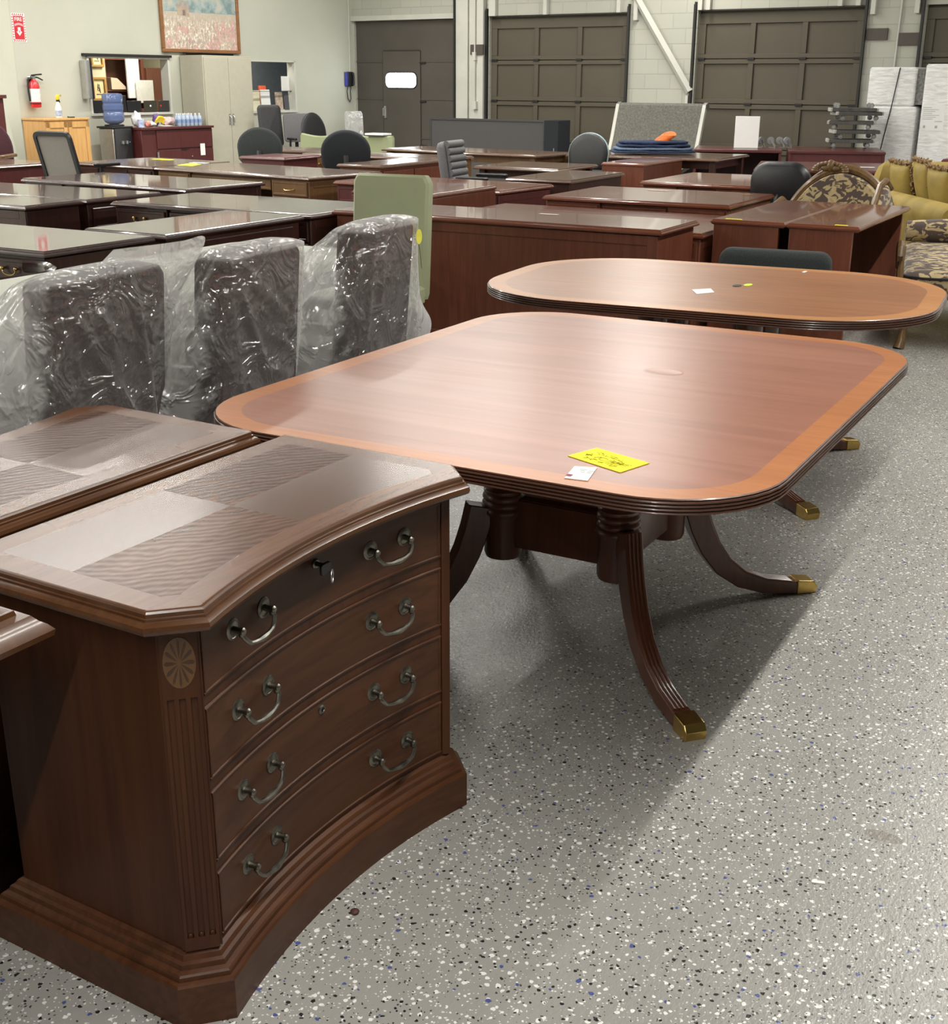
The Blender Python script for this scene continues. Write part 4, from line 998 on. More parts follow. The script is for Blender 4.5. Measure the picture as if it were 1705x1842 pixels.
for s in (-1,1):
    b = MB(); b.slab([(-.40,.40),(.03,.40),(.03,.76),(-.10,.86),(-.22,.82),(-.30,.70),(-.40,.62)] if s > 0 else [(-.40,.40),(.03,.40),(.03,.66),(-.06,.70),(-.18,.66),(-.28,.63),(-.40,.60)], [(.015,-.035),(0,-.02),(0,.02),(.015,.035)], M=T(s*.36,0,0) @ YZ)
    ar = b.build('arm', LEAF, t, smooth=True)
    b = MB(); g = .06 if s > 0 else -.10; b.tube([(s*.36,.05,.77+g),(s*.36,-.08,.83+g),(s*.36,-.20,.80+g),(s*.36,-.31,.69+g*.5),(s*.36,-.42,.63),(s*.36,-.46,.58),(s*.36,-.42,.55),(s*.36,-.40,.40)], .022, 8); b.build('carved_arm', CARVE, ar, smooth=True)
    for y in (-.40,.02): b = MB(); b.tube([(s*.34,y,.36),(s*.36,y-.02,.25),(s*.34,y,.10),(s*.35,y-.01,0)], [.04,.032,.018,.026], 8); b.build('leg', CARVE, t, smooth=True)
b = MB(); b.box(-.35,.35,-.45,.03,.26,.33); b.build('carved_apron', CARVE, t, bevel=.01)
# patterned armchair
t = thing('daybed', 'leaf-patterned daybed with carved scroll arms and legs at the right edge', 'daybed', (-.985,8.06,0), D(11))
b = MB(); b.slab(rrect(-.43,.43,-.37,1.33,.115,6), [(.02,.34),(0,.36),(0,.42),(.02,.445),(.09,.462)]); se = b.build('seat', LEAF, t, smooth=True)
b = MB(); b.tube([(-.432,-.20,.424),(-.43,-.26,.424),(-.40,-.335,.424),(-.32,-.372,.424),(.32,-.372,.424),(.40,-.335,.424),(.43,-.26,.424),(.432,-.20,.424)], .008, 6); b.build('black_piping', BLACK, se, smooth=True)
b = MB(); b.tube([(-.42,1.22,.53),(-.2,1.23,.535),(.2,1.23,.535),(.42,1.22,.53)], [.07,.085,.085,.07], 12); b.build('bolster', LEAF, t, smooth=True)
b = MB(); n = 24
prof = [(-.43+.86*i/n, .27+.055*sin(pi*i/n)**.6+.012*sin(5*pi*i/n)) for i in range(n+1)]
b.slab(prof+[(.43,.36),(-.43,.36)], [(.004,-.012),(0,-.006),(0,.02)], M=T(0,-.36,0) @ XZ)
b.ball((0,-.375,.315), .05, 8, 0, (1.6,.35,.7)); b.ball((-.2,-.375,.325), .03, 8, 0, (1.8,.35,.6)); b.ball((.2,-.375,.325), .03, 8, 0, (1.8,.35,.6))
b.build('carved_apron', CARVE, t, smooth=True, ang=50)
for s in (-1,1):
    b = MB(); b.tube([(s*.45,.10,.42),(s*.46,.06,.52),(s*.46,-.06,.585),(s*.46,-.24,.60),(s*.46,-.31,.585),(s*.46,-.325,.55),(s*.46,-.295,.525),(s*.46,-.265,.545),(s*.46,-.28,.565)], [.024]*4+[.026,.024,.020,.016,.012], 8)
    b.tube([(s*.45,-.22,.59),(s*.45,-.24,.50),(s*.45,-.27,.44),(s*.44,-.28,.36)], [.022,.018,.022,.028], 8); b.build('scroll_arm', CARVE, t, smooth=True)
    for y in (-.33,1.26):
        f = -1 if y < 0 else 1
        b = MB(); b.tube([(s*.40,y-f*.04,.36),(s*.415,y+f*.005,.31),(s*.41,y+f*.025,.22),(s*.395,y+f*.0,.11),(s*.40,y+f*.02,.045),(s*.41,y+f*.035,.0)], [.055,.058,.042,.024,.026,.034], 10)
        for i in range(4): b.tube([(s*.40+s*.02*q+.012*(i-1.5), y+f*(.05+.012*sin(q*3)), .34-.10*q) for q in (0,.3,.6,.9)], .007, 6)
        b.build('cabriole_leg', CARVE, t, smooth=True)
# gold chaise with pillows
SO = (-1.47,9.72,0); SR = D(31)
t = thing('sofa', 'gold velvet sofa seen from behind its rolled back at the right edge', 'sofa', SO, SR)
def rollback(x0, z, r):
    return [(x0+.17,.08),(x0+.17,z-.10)]+[(x0+.065+r*cos(a), z-r+r*sin(a)) for a in [radians(-10+20*i) for i in range(12)]]+[(x0+.0,z-.22),(x0+.0,.08)]
b = MB(); b.slab(rollback(0,.67,.10), [(.02,-2.08),(0,-2.05),(0,-.03),(.02,0)], M=XZ); b.build('rolled_back', VELVET, t, smooth=True, ang=50)
b = MB(); b.slab(rect(.17,1.0,1.92,2.08), [(.02,.08),(0,.10),(0,.72),(.03,.82),(.07,.86)]); b.build('arm', VELVET, t, smooth=True, ang=50)
b = MB(); b.slab(rect(.17,1.0,.02,.18), [(.02,.08),(0,.10),(0,.48),(.03,.56),(.07,.60)]); b.build('arm', VELVET, t, smooth=True, ang=50)
b = MB(); b.slab(rect(.17,.98,.18,1.92), [(.02,.08),(0,.10),(0,.30),(.01,.32)]); b.build('base', VELVET, t, smooth=True)
b = MB(); b.slab(rrect(.18,.98,.19,1.91,.06,5), [(.02,.32),(0,.35),(0,.42),(.03,.46)]); b.build('seat_cushion', VELVET, t, smooth=True)
for x in (.08,.92):
    for y in (.08,2.0): b = MB(); b.tube([(x,y,.1),(x,y,0)], [.035,.025], 8); b.build('foot', CARVE, t, smooth=True)
def pillow(label, loc, rot, s, mat, fr=True, th=.16, grp='gold cushions on the velvet sofa'):
    M = T(*SO) @ RZ(SR) @ T(*loc) @ Matrix.Rotation(rot[2],4,'Z') @ RY(rot[1]) @ RX(rot[0])
    t = thing('cushion', label, 'cushion', (0,0,0), 0, grp); t.matrix_world = M
    b = MB()
    for sg in (-1,1):
        def fn(u, v):
            x, y = 2*u-1, 2*v-1
            k = 1-.10*(abs(x*y)**.5 < 0)
            e = max(0,(1-abs(x)**2.6))*max(0,(1-abs(y)**2.6))
            pin = 1-.07*(1-abs(abs(x)-abs(y)))*0
            return (x*s/2*(1-.06*(1-y*y)), y*s/2*(1-.06*(1-x*x)), sg*th/2*e**.5)
        b.grid(fn, 18, 18)
    bmesh.ops.remove_doubles(b.bm, verts=b.bm.verts[:], dist=1e-4)
    b.build('pillow_cover', mat, t, smooth=True, ang=80)
    if fr:
        rnd = random.Random(3); b = MB()
        for i in range(96):
            q = i/24; k = int(q); f = (q-k)*2-1
            x, y = ((f,-1),(1,f),(-f,1),(-1,-f))[k]
            e = 1-.06*(1-f*f); p = Vector((x*s/2*(e if k in (1,3) else 1), y*s/2*(e if k in (0,2) else 1), 0))
            o = p.normalized()*.030
            b.tube([p, p+o*.6+Vector((rnd.uniform(-.012,.012),rnd.uniform(-.012,.012),rnd.uniform(-.02,.02))), p+o+Vector((rnd.uniform(-.02,.02),rnd.uniform(-.02,.02),rnd.uniform(-.03,.03)))], [.009,.011,.006], 5)
        b.build('fringe', FRINGE, t, smooth=True)
    return t
pillow('gold velvet cushion with tan fringe, leftmost on the gold sofa', (.285,1.62,.68), (D(74),0,D(92)), .40, VELVET)
pillow('gold velvet cushion with tan fringe, second from the left on the gold sofa', (.33,1.22,.70), (D(72),0,D(84)), .44, VELVET)
pillow('gold velvet cushion with tan fringe, cut off by the right edge of the picture', (.285,.76,.68), (D(74),0,D(92)), .42, VELVET)
pillow('flat pale gold cushion with tan fringe lying on the gold sofa seat', (.68,.74,.545), (D(8),D(4),D(20)), .42, plain('pale_gold_brocade',(.50,.40,.13),.7,0,.3,40), True, .13)
# ------------------------------------------------------------------ things along the left wall
def rthing(name, label, cat, xr, yr, z=0, rot=0, group=None):
    p = rw(xr, yr, z); return thing(name, label, cat, p, RTH+rot, group)
# storage cabinet (local x = out from the wall)
t = rthing('storage_cabinet', 'tall beige steel storage cabinet standing under the meadow painting', 'cabinet', .02, -3.46)
b = MB(); b.box(0,.46,-.49,.49,.0,1.85); b.build('body', STEEL, t, bevel=.006)
for s in (-1,1):
    b = MB(); b.box(.46,.478,min(s*.004,s*.475),max(s*.004,s*.475),.06,1.82); d = b.build('door', STEEL, t, bevel=.004)
    b = MB(); b.box(.478,.486,s*.035-.012,s*.035+.012,.90,1.05); b.tube([(.486,s*.035,.92),(.515,s*.035,.94),(.515,s*.035,1.0),(.486,s*.035,1.03)], .006, 6); b.build('handle', STEELM, d)
o = MB().box(.06,.40,-.42,.20,0,.022).box(.03,.43,-.45,.23,.022,.034).build('tray', BLACK, None, bevel=.004); o.location = rw(.02,-3.46,1.85); o.rotation_euler = (0,0,RTH)
tag(o, 'flat black tray lying on top of the beige steel cabinet', 'tray')
# painting
t = rthing('painting', 'large framed meadow painting with a small hut hanging above the beige steel cabinet', 'painting', .0, -3.49, 1.888)
b = MB()
for y0,y1,z0,z1 in ((-.775,.775,0,.05),(-.775,.775,.93,.98),(-.775,-.725,.05,.93),(.725,.775,.05,.93)): b.box(.002,.045,y0,y1,z0,z1)
b.build('frame', wood('picture_frame_wood',(.20,.085,.03),(.30,.14,.05),'y',rough=.4), t, bevel=.008)
b = MB(); b.box(.004,.022,-.73,.73,.045,.935); o = b.build('canvas', CANVAS, t)
b = MB(); b.prism([(-.44,.50),(-.22,.48),(-.21,.62),(-.45,.63)],0,.001,0,T(.0225,0,0) @ YZ); b.prism([(-.47,.62),(-.19,.61),(-.25,.69),(-.40,.70)],.0005,.0015,1,T(.0225,0,0) @ YZ); b.prism([(-.34,.50),(-.29,.50),(-.29,.57),(-.34,.57)],.001,.002,2,T(.0225,0,0) @ YZ)
b.build('painted_hut', [plain('hut_paint',(.42,.33,.25),.7,0,.15,20), plain('hut_roof_paint',(.37,.34,.30),.7,0,.15,20), plain('hut_door_paint',(.23,.18,.15),.7)], o)
# oak cabinet, spray bottle, pen
t = rthing('oak_cabinet', 'honey oak two-door cabinet against the left wall under the fire extinguisher', 'cabinet', .01, -6.36)
b = MB(); b.box(0,.43,-.345,.345,.05,1.02); b.box(.0,.40,-.33,.33,0,.05); b.build('body', OAK, t, bevel=.003)
b = MB(); b.box(0,.45,-.36,.36,1.02,1.045); b.build('top', OAK, t, bevel=.004)
for s in (-1,1):
    b = MB(); y0, y1 = (min(s*.012,s*.335), max(s*.012,s*.335))
    b.box(.43,.438,y0,y1,.07,1.0)
    for q in ((y0,y0+.055,.07,1.0),(y1-.055,y1,.07,1.0),(y0,y1,.07,.13),(y0,y1,.93,1.0)): b.box(.438,.45,*q)
    b.build('door', OAK, t, bevel=.003)
p = rw(.30,-6.36,1.046)
t = thing('spray_bottle', 'white spray bottle with a yellow trigger head standing on the oak cabinet', 'bottle', p, RTH+radians(-60))
b = MB(); b.lathe([(.036,0),(.040,.008),(.040,.11),(.034,.14),(.018,.18),(.016,.20)], 18); b.build('bottle', WHITE, t, smooth=True)
b = MB(); b.lathe([(.0405,.02),(.0405,.09)], 18); b.build('blue_print_label', plain('label_blue_grey',(.36,.42,.58),.6,0,.4,60), t, smooth=True)
b = MB(); b.lathe([(.019,.198),(.019,.222)], 14); b.build('collar', BLACK, t, smooth=True)
b = MB(); b.slab([(-.028,.222),(.012,.222),(.018,.26),(-.012,.285),(-.075,.283),(-.078,.262),(-.035,.258)], [(.004,-.017),(0,-.012),(0,.012),(.004,.017)], M=XZ); b.build('trigger_head', plain('spray_yellow',(.80,.62,.03),.4), t, smooth=True)
b = MB(); b.tube([(-.035,0,.26),(-.05,0,.245),(-.045,0,.225),(-.07,0,.19)], .007, 6); b.box(-.098,-.076,-.012,.012,.262,.282); b.build('trigger', BLACK, t)
o = MB().tube([(0,0,.007),(.0,.10,.007)], .007, 6).ball((0,-.005,.010),.010,6).build('pen', BLACK, None, smooth=True); o.location = rw(.33,-6.24,1.045); o.rotation_euler = (0,0,RTH)
tag(o, 'dark pen lying on the oak cabinet beside the spray bottle', 'pen')
# fire extinguisher with bracket, sign above
t = rthing('fire_extinguisher', 'red fire extinguisher with a white label hanging on the left wall', 'fire extinguisher', .085, -6.53, 1.17)
b = MB(); b.lathe([(.05,0),(.064,.008),(.066,.02),(.066,.25),(.055,.30),(.03,.33),(.022,.345),(.022,.36)], 22); b.build('cylinder', RED, t, smooth=True)
b = MB(); b.lathe([(.0668,.07),(.0668,.23)], 22); b.build('paper_label', plain('extinguisher_label',(.75,.73,.73),.6,0,.15,40), t, smooth=True)
b = MB(); b.lathe([(.022,.345),(.026,.35),(.026,.375),(.014,.385),(.014,.40)], 12); b.tube([(-.02,-.02,.37),(-.055,-.04,.37)], .02, 8); b.build('valve', STEELM, t, smooth=True)
b = MB(); b.tube([(0,-.02,.39),(.01,.05,.40),(.01,.12,.405)], [.012,.010,.010], 6, flat=1.8); b.tube([(0,-.01,.375),(.01,.06,.365),(.01,.13,.335)], [.010,.009,.009], 6, flat=1.6); b.build('lever', BLACK, t, smooth=True)
b = MB(); b.tube([(.0,-.03,.36),(-.01,-.08,.34),(-.01,-.085,.2),(-.01,-.075,.08)], .012, 8); b.build('hose', BLACK, t, smooth=True)
b = MB(); b.box(-.085,-.06,-.02,.02,.05,.36); b.tube([(.068*cos(a),.068*sin(a),.05) for a in [2*pi*i/20 for i in range(20)]], .005, 5, True); b.build('bracket', DARKM, t)
def text_mesh(txt, size, name, mat, parent, M, depth=.0006, shear=0):
    cu = bpy.data.curves.new('lettering', 'FONT'); cu.body = txt; cu.size = size; cu.align_x = 'CENTER'; cu.align_y = 'CENTER'; cu.extrude = depth; cu.offset = size*.015
    to = bpy.data.objects.new('lettering', cu); COL.objects.link(to)
    me = bpy.data.meshes.new_from_object(to.evaluated_get(bpy.context.evaluated_depsgraph_get())); bpy.data.objects.remove(to)
    me.transform(M); me.materials.clear(); me.materials.append(mat)
    o = bpy.data.objects.new(name, me); COL.objects.link(o); o.parent = parent; return o
WALLTXT = Matrix(((0,0,1,0),(1,0,0,0),(0,1,0,0),(0,0,0,1)))   # text x -> wall y, text y -> z, facing out of the wall
t = rthing('fire_sign', 'red and white striped sign reading FIRE with a down arrow high on the left wall', 'sign', .0, -6.60, 2.125)
b = MB(); b.box(.001,.004,-.098,.098,-.17,.17); b.build('plate', PAPER, t)
b = MB()
def par(b, y, z, w, h, sk): b.prism([(y,z),(y+w,z),(y+w+sk,z+h),(y+sk,z+h)],0,.0006,0,T(.004,0,0) @ YZ)
for i in range(6):
    par(b,-.090+.030*i,.143,.014,.022,.010); par(b,-.092+.030*i,-.165,.014,.022,.010)
for i in range(10):
    for y in (-.094,.078): par(b,y,-.145+.029*i,.016,.014,.0)
b.build('striped_border', SIGNRED, t)
b = MB(); b.box(.004,.0046,-.072,.072,-.138,.138); b.build('red_field', SIGNRED, t)
text_mesh('FIRE', .062, 'lettering', PAPER, t, T(.0048,0,.098) @ WALLTXT)
b = MB(); n = 10
arc = [(-.062+.124*i/n, .042+.016*sin(pi*i/n)) for i in range(n+1)]
b.prism(arc[:1]+[(q[0],q[1]-.0) for q in []]+[(q[0],q[1]-.026) for q in arc]+[(q[0],q[1]) for q in reversed(arc)][:-1],0,.0007,0,T(.0046,0,0) @ YZ); b.build('arched_band', PINKP, t)
b = MB(); b.prism([(-.020,.005),(.020,.005),(.020,-.045),(.042,-.045),(.0,-.095),(-.042,-.045),(-.020,-.045)][::-1],0,.0007,0,T(.0046,0,0) @ YZ)
b.prism(ellipse(.0,-.045,.006,.018,10),.0007,.0012,1,T(.0046,0,0) @ YZ); b.build('down_arrow', [PAPER, SIGNRED], t)
# wall holder beside the hatch
t = rthing('wall_rack', 'narrow silvery metal holder with a black edge on the wall left of the office hatch', 'wall holder', .0, -5.68, 1.27)
b = MB(); b.slab(rrect(.005,.14,-.045,.035,.02,4), [(.004,0),(0,.004),(0,.482),(.004,.486)]); b.build('body', STEELM, t, smooth=True)
b = MB(); b.box(.02,.145,.035,.052,0,.486); b.build('black_edge', BLACK, t, bevel=.004)
# water cooler and jug
t = rthing('water_cooler', 'black-fronted water cooler with silver sides beside the dark maroon cabinet', 'water cooler', .34, -5.505)
b = MB(); b.box(-.15,.14,-.15,.15,.02,.90); b.build('body', STEELM, t, bevel=.015)
b = MB(); b.slab(rrect(-.15,.15,.04,.90,.03,4), [(.01,-.002),(0,.004),(0,.016),(.008,.022)], M=T(.14,0,0) @ YZ); f = b.build('front_panel', BLACK, t, smooth=True)
b = MB(); b.box(-.165,.165,-.17,.17,.90,.925); b.lathe([(.13,.925),(.13,.945),(.06,.95)], 20); b.build('top_collar', BLACK, t, bevel=.006)
b = MB(); b.box(.15,.19,-.05,-.02,.70,.74); b.box(.15,.19,.02,.05,.70,.74); b.build('tap', STEELM, f)
b = MB(); b.ball((.165,.10,.72), .008, 6); b.build('blue_indicator_light', plain('blue_dot',(.05,.25,.8),.4), f)
t = rthing('water_jug', 'translucent blue water jug upside down on the water cooler', 'water jug', .34, -5.505, .951)
b = MB(); b.lathe([(.06,0),(.09,.008),(.125,.03),(.138,.06),(.138,.10),(.136,.145),(.128,.155),(.128,.175),(.136,.185),(.136,.245),(.128,.255),(.128,.275),(.136,.285),(.136,.36),(.125,.385),(.09,.395)], 26); b.build('jug', JUG, t, smooth=True)
# maroon cabinet with clutter
t = rthing('base_cabinet', 'long dark maroon cabinet against the left wall carrying bottled water and bags', 'cabinet', .02, -4.64)
b = MB(); b.box(0,.60,-.66,.65,.05,.875); b.box(.02,.55,-.62,.62,0,.05); b.build('body', MAROON_Z, t, bevel=.003)
b = MB(); b.box(0,.64,-.68,.66,.875,.905); b.build('top', MAROON, t, bevel=.004)
b = MB(); b.box(.60,.615,-.40,.64,.62,.86); b.build('upper_drawer', MAROON_Z, t, bevel=.003)
b = MB(); b.box(.60,.615,-.40,.64,.08,.60); d = b.build('lower_door', MAROON_Z, t, bevel=.003)
b = MB(); b.box(.615,.62,-.415,-.385,.50,.58); b.build('hinge', STEELM, d)
b = MB(); b.ball((.625,.22,.50), .010, 6); b.build('knob', STEELM, d)
b = MB(); b.slab([(.02,.60),(.10,.585),(.18,.60)], [(0,0),(0,.006)], M=T(.615,0,0) @ YZ); b.build('finger_notch', BLACK, d)
o = MB().box(0,.0015,-.045,.045,0,.16).build('tag', PAPER, None); o.location = rw(.642,-4.21,.505); o.rotation_euler = (0,0,RTH); tag(o, 'white paper tag hanging on the front of the dark maroon cabinet', 'tag')
def blob(name, label, cat, xr, yr, z, sc, mat, seed, group=None):
    b = MB()
    def fn(u, v):
        a = 2*pi*u; ph = -pi/2+pi*v; p = Vector((cos(ph)*cos(a), cos(ph)*sin(a), sin(ph)))
        r = 1+.28*noise.noise(p*1.8+Vector((seed,seed*2,0)))+.10*noise.noise(p*5+Vector((seed,0,0)))
        return (p.x*r*sc[0], p.y*r*sc[1], max(-sc[2], p.z*r*sc[2])+sc[2])
    b.grid(fn, 22, 14, cu=True)
    o = b.build(name, mat, None, smooth=True); o.location = rw(xr,yr,z); return tag(o, label, cat, group)
ZC = .906
blob('paper_bag','crumpled white bag on the dark maroon cabinet right behind the blue jug','bag',.40,-5.17,ZC,(.07,.06,.10),PAPER,2)
b = MB(); b.lathe([(.045,0),(.045,.10),(.04,.105)], 16); o = b.build('tub', plain('blue_white_tub',(.45,.52,.70),.5,0,.4,30), None, smooth=True); o.location = rw(.52,-5.20,ZC); tag(o,'small blue and white tub on the maroon cabinet by the jug','tub')
blob('snack_bag','red and white snack bag on the dark maroon cabinet','bag',.54,-5.10,ZC,(.045,.05,.04),plain('red_white_foil',(.70,.28,.22),.35,0,.5,25),5)
blob('plastic_bag','white plastic bag on the dark maroon cabinet between the red snack bag and the bananas','bag',.46,-4.98,ZC,(.07,.08,.035),WHITE,6)
b = MB()
for i in range(4): b.tube([(.0+.012*i,-.08,.03+.018*i),(.0+.012*i,-.02,.075+.018*i),(.01*i,.05,.07+.016*i),(.01*i,.09,.035+.02*i)], [.010,.018,.018,.007], 8)
o = b.build('banana_bunch', plain('banana_yellow',(.75,.55,.03),.5), None, smooth=True); o.location = rw(.48,-4.85,ZC); o.rotation_euler = (0,0,RTH); tag(o,'yellow bunch of bananas on the dark maroon cabinet','bananas')
blob('purple_bow','small purple cloth bundle on the dark maroon cabinet behind the bananas','cloth',.34,-4.77,ZC,(.05,.04,.085),plain('purple_cloth',(.16,.10,.30),.7),9)
blob('bread_bag','pinkish bread bag on the dark maroon cabinet beside the bananas','bag',.46,-4.66,ZC,(.07,.11,.06),plain('pink_bag',(.55,.42,.42),.4,0,.3,25),12)
b = MB(); b.lathe([(.09,0),(.10,.012),(.085,.014)], 20); o = b.build('paper_plate', PAPER, None, smooth=True); o.location = rw(.55,-4.80,ZC); tag(o,'white paper plate in front of the bananas on the maroon cabinet','plate')
def wbottle():
    t = thing('water_bottle', '', 'bottle', (0,0,0), 0, 'bottled water on the maroon cabinet')
    b = MB(); b.lathe([(.030,0),(.032,.006),(.032,.10),(.028,.125),(.013,.145),(.012,.152)], 14); b.build('bottle', PET, t, smooth=True)
    b = MB(); b.lathe([(.0325,.04),(.0325,.085)], 14); b.build('blue_label', plain('bottle_label',(.22,.32,.55),.5), t, smooth=True)
    b = MB(); b.lathe([(.0135,.150),(.0135,.166)], 12); b.build('cap', WHITE, t, smooth=True)
    return t
W0 = None
wl = ['leftmost in the front row','second from the left in the front row','third from the left in the front row','fourth from the left in the front row','fifth from the left in the front row','rightmost in the front row',
      'leftmost in the back row','second from the left in the back row','third from the left in the back row','rightmost in the back row']
for i in range(10):
    x, y = (.50, -4.49+.078*i) if i < 6 else (.41, -4.45+.078*(i-6))
    L = 'small water bottle on the maroon cabinet, '+wl[i]
    if W0 is None: W0 = wbottle(); W0.location = rw(x,y,ZC); W0['label'] = L
    else: dup(W0, rw(x,y,ZC), 0, L)
# office hatch: computers on the sill, pictures and furniture behind
def laptop(label, yr0, yr1, mat, logo=None):
    t = rthing('laptop', label, 'laptop', -.055, (yr0+yr1)/2, 1.083); w = yr1-yr0
    b = MB(); b.box(-.06,.045,-w/2,w/2,0,.012); b.build('base', BLACK, t)
    b = MB(); b.box(.045,.053,-w/2,w/2,.006,.155); l = b.build('lid', mat, t, bevel=.003)
    if logo: b = MB(); b.prism(ellipse(logo[1],.085,.017,.014,12),0,.001,0,T(.053,0,0) @ YZ); b.build('emblem', logo[0], l)
laptop('dark laptop with a pale round emblem open on the office hatch sill', -4.66,-4.42, plain('dark_bronze',(.06,.055,.04),.4,.3), (PAPER,0))
laptop('dark laptop with a small red emblem at the right end of the office hatch sill', -4.39,-4.185, plain('dark_graphite',(.05,.047,.042),.4,.3), (SIGNRED,-.06))
def monitor(label, yr0, yr1, h, stand=False):
    t = rthing('monitor', label, 'monitor', -.075, (yr0+yr1)/2, 1.083); w = yr1-yr0
    b = MB(); b.box(.03,.055,-w/2,w/2,.01,h); b.build('screen_back', BLACK, t, bevel=.003)
    b = MB(); b.box(-.03,.06,-.06,.06,0,.01); b.build('foot', BLACK, t)
monitor('wide black monitor back at the left end of the office hatch sill', -5.555,-5.25, .165); monitor('taller black monitor back on the office hatch sill behind the blue jug', -5.235,-4.96,.225); monitor('black monitor back on the office hatch sill just right of the blue jug', -4.94,-4.69,.155)
def framed(label, xr, yr0, yr1, z0, z1):
    t = rthing('framed_picture', label, 'picture', xr, (yr0+yr1)/2, z0); w, h = yr1-yr0, z1-z0
    b = MB(); q = .035
    for a,c,d,e in ((-w/2,w/2,0,q),(-w/2,w/2,h-q,h),(-w/2,-w/2+q,q,h-q),(w/2-q,w/2,q,h-q)): b.box(0,.03,a,c,d,e)
    b.build('frame', plain('gold_oak_frame',(.42,.24,.06),.4), t, bevel=.004)
    b = MB(); b.box(0,.008,-w/2+.02,w/2-.02,.02,h-.02); m = b.build('mat_board', plain('cream_mat',(.80,.68,.38),.8), t)
    b = MB(); b.tube([(.009,-w*.06,h*.72),(.009,-w*.10,h*.45),(.009,w*.08,h*.42),(.009,w*.02,h*.7),(.009,-w*.05,h*.6),(.009,w*.1,h*.33)], .006, 5); b.box(.008,.010,-w*.2,w*.2,h*.25,h*.29); b.build('ink_sketch', plain('sketch_ink',(.12,.10,.08),.8), m)
framed('small gold-framed print at the top left inside the office hatch', -1.325, -4.44,-4.21, 1.69,2.0); framed('larger gold-framed ink sketch inside the office hatch above the black monitors', -1.325, -4.46,-4.20, 1.22,1.55)
o = MB().box(-2.5,-1.33,-4.75,-4.17,0,2.4).build('wall_office_pier', OFW); o.matrix_world = RM; struct(o)
t = rthing('bookcase', 'reddish brown bookcase seen through the office hatch', 'bookcase', -1.72, -3.74)
RB = wood('office_brown',(.10,.032,.018),(.16,.055,.03),'z',rough=.4)
b = MB(); b.box(-.02,0,-.40,.40,0,1.87); b.box(0,.30,-.40,-.34,0,1.87); b.box(0,.30,.34,.40,0,1.87); b.box(0,.30,-.34,.34,1.80,1.87); b.build('case', RB, t)
for z in (.9,1.35,): b = MB(); b.box(0,.28,-.34,.34,z,z+.025); b.build('shelf', RB, t)
o = MB().box(0,.03,-.12,.12,0,.58).build('white_board_panel', PAPER, None, bevel=.003); o.location = rw(-1.385,-3.62,1.25); o.rotation_euler = (0,0,RTH); tag(o, 'tall white panel standing inside the office hatch', 'panel')
o = MB().box(0,.02,-.17,.17,0,.33).build('white_folder', plain('pale_folder',(.66,.66,.62),.7), None, bevel=.003); o.location = rw(-1.33,-3.45,1.18); o.rotation_euler = (0,0,RTH); tag(o, 'pale folder leaning in front of the tall white panel in the office hatch', 'folder')
o = MB().box(0,.30,-.23,.20,0,1.69).build('brown_cabinet', RB, None, bevel=.004); o.location = rw(-1.68,-3.10,0); o.rotation_euler = (0,0,RTH); tag(o, 'plain reddish brown cabinet at the right inside the office hatch', 'cabinet')
b = MB(); b.prism([(-.14,0),(.14,0),(.13,.04),(-.02,.16),(-.14,.17)],0,.20,0,YZ); o = b.build('desktop_tray', plain('cream_tray',(.62,.50,.36),.6), None, bevel=.004); o.location = rw(-1.62,-3.86,1.376); o.rotation_euler = (0,0,RTH); tag(o, 'cream wedge-shaped paper tray on the bookcase inside the office hatch', 'tray')
o = MB().box(0,.3,-.34,.32,0,1.1).build('office_counter', RB, None); o.location = rw(-1.36,-3.80,0); o.rotation_euler = (0,0,RTH); tag(o, 'brown counter below the white panel inside the office hatch', 'counter')
# second office window contents
o = MB().box(0,.06,-.36,.36,0,.93).build('office_desk_panel', RB, None); o.location = rw(-.60,-1.70,0); o.rotation_euler = (0,0,RTH+radians(0)); 
bpy.data.objects.remove(o)
for nm, lab, cat, yr, xr, w, h, z, mat in (('paper_stack','cream papers standing at the left in the small office window','paper',-2.22,-.20,.22,.30,1.068,plain('cream_paper',(.72,.68,.50),.8)),
      ('paper_stack','white papers standing in the middle of the small office window','paper',-2.02,-.16,.20,.31,1.068,PAPER),
      ('notice','white notice sheet in the upper right of the small office window','notice',-1.60,-.12,.17,.22,1.36,PAPER),
      ('red_folder','orange-red folder peeking up behind the white papers in the small office window','folder',-1.99,-.24,.16,.37,1.068,plain('orange_red',(.72,.10,.03),.6)),
      ('brochures','tan and white brochures standing below the white notice in the small office window','brochures',-1.72,-.15,.16,.27,1.068,plain('tan_print',(.48,.38,.30),.7,0,.4,25)),
      ('dark_binder','dark binder standing at the right in the small office window','binder',-1.58,-.12,.10,.25,1.068,plain('dark_binder',(.09,.09,.11),.5))):
    o = MB().box(0,.02,-w/2,w/2,0,h).build(nm, mat, None, bevel=.002); o.location = rw(xr,yr,z); o.rotation_euler = (0,radians(-4) if nm != 'notice' else 0,RTH); tag(o, lab, cat)
o = MB().box(-.5,-.111,-2.5,-1.0,1.02,1.066).build('inner_sill', TRIMW, None); o.matrix_world = RM; struct(o); o.name = 'trim_14'
o = MB().box(-.09,-.06,-2.44,-1.50,1.352,1.36).build('trim_15', DARKM, None); o.matrix_world = RM; struct(o)
o = MB().box(-.13,-.12,-2.49,-2.40,1.08,1.80).build('trim_16', plain('dark_brown_jamb',(.05,.02,.014),.5), None); o.matrix_world = RM; struct(o)
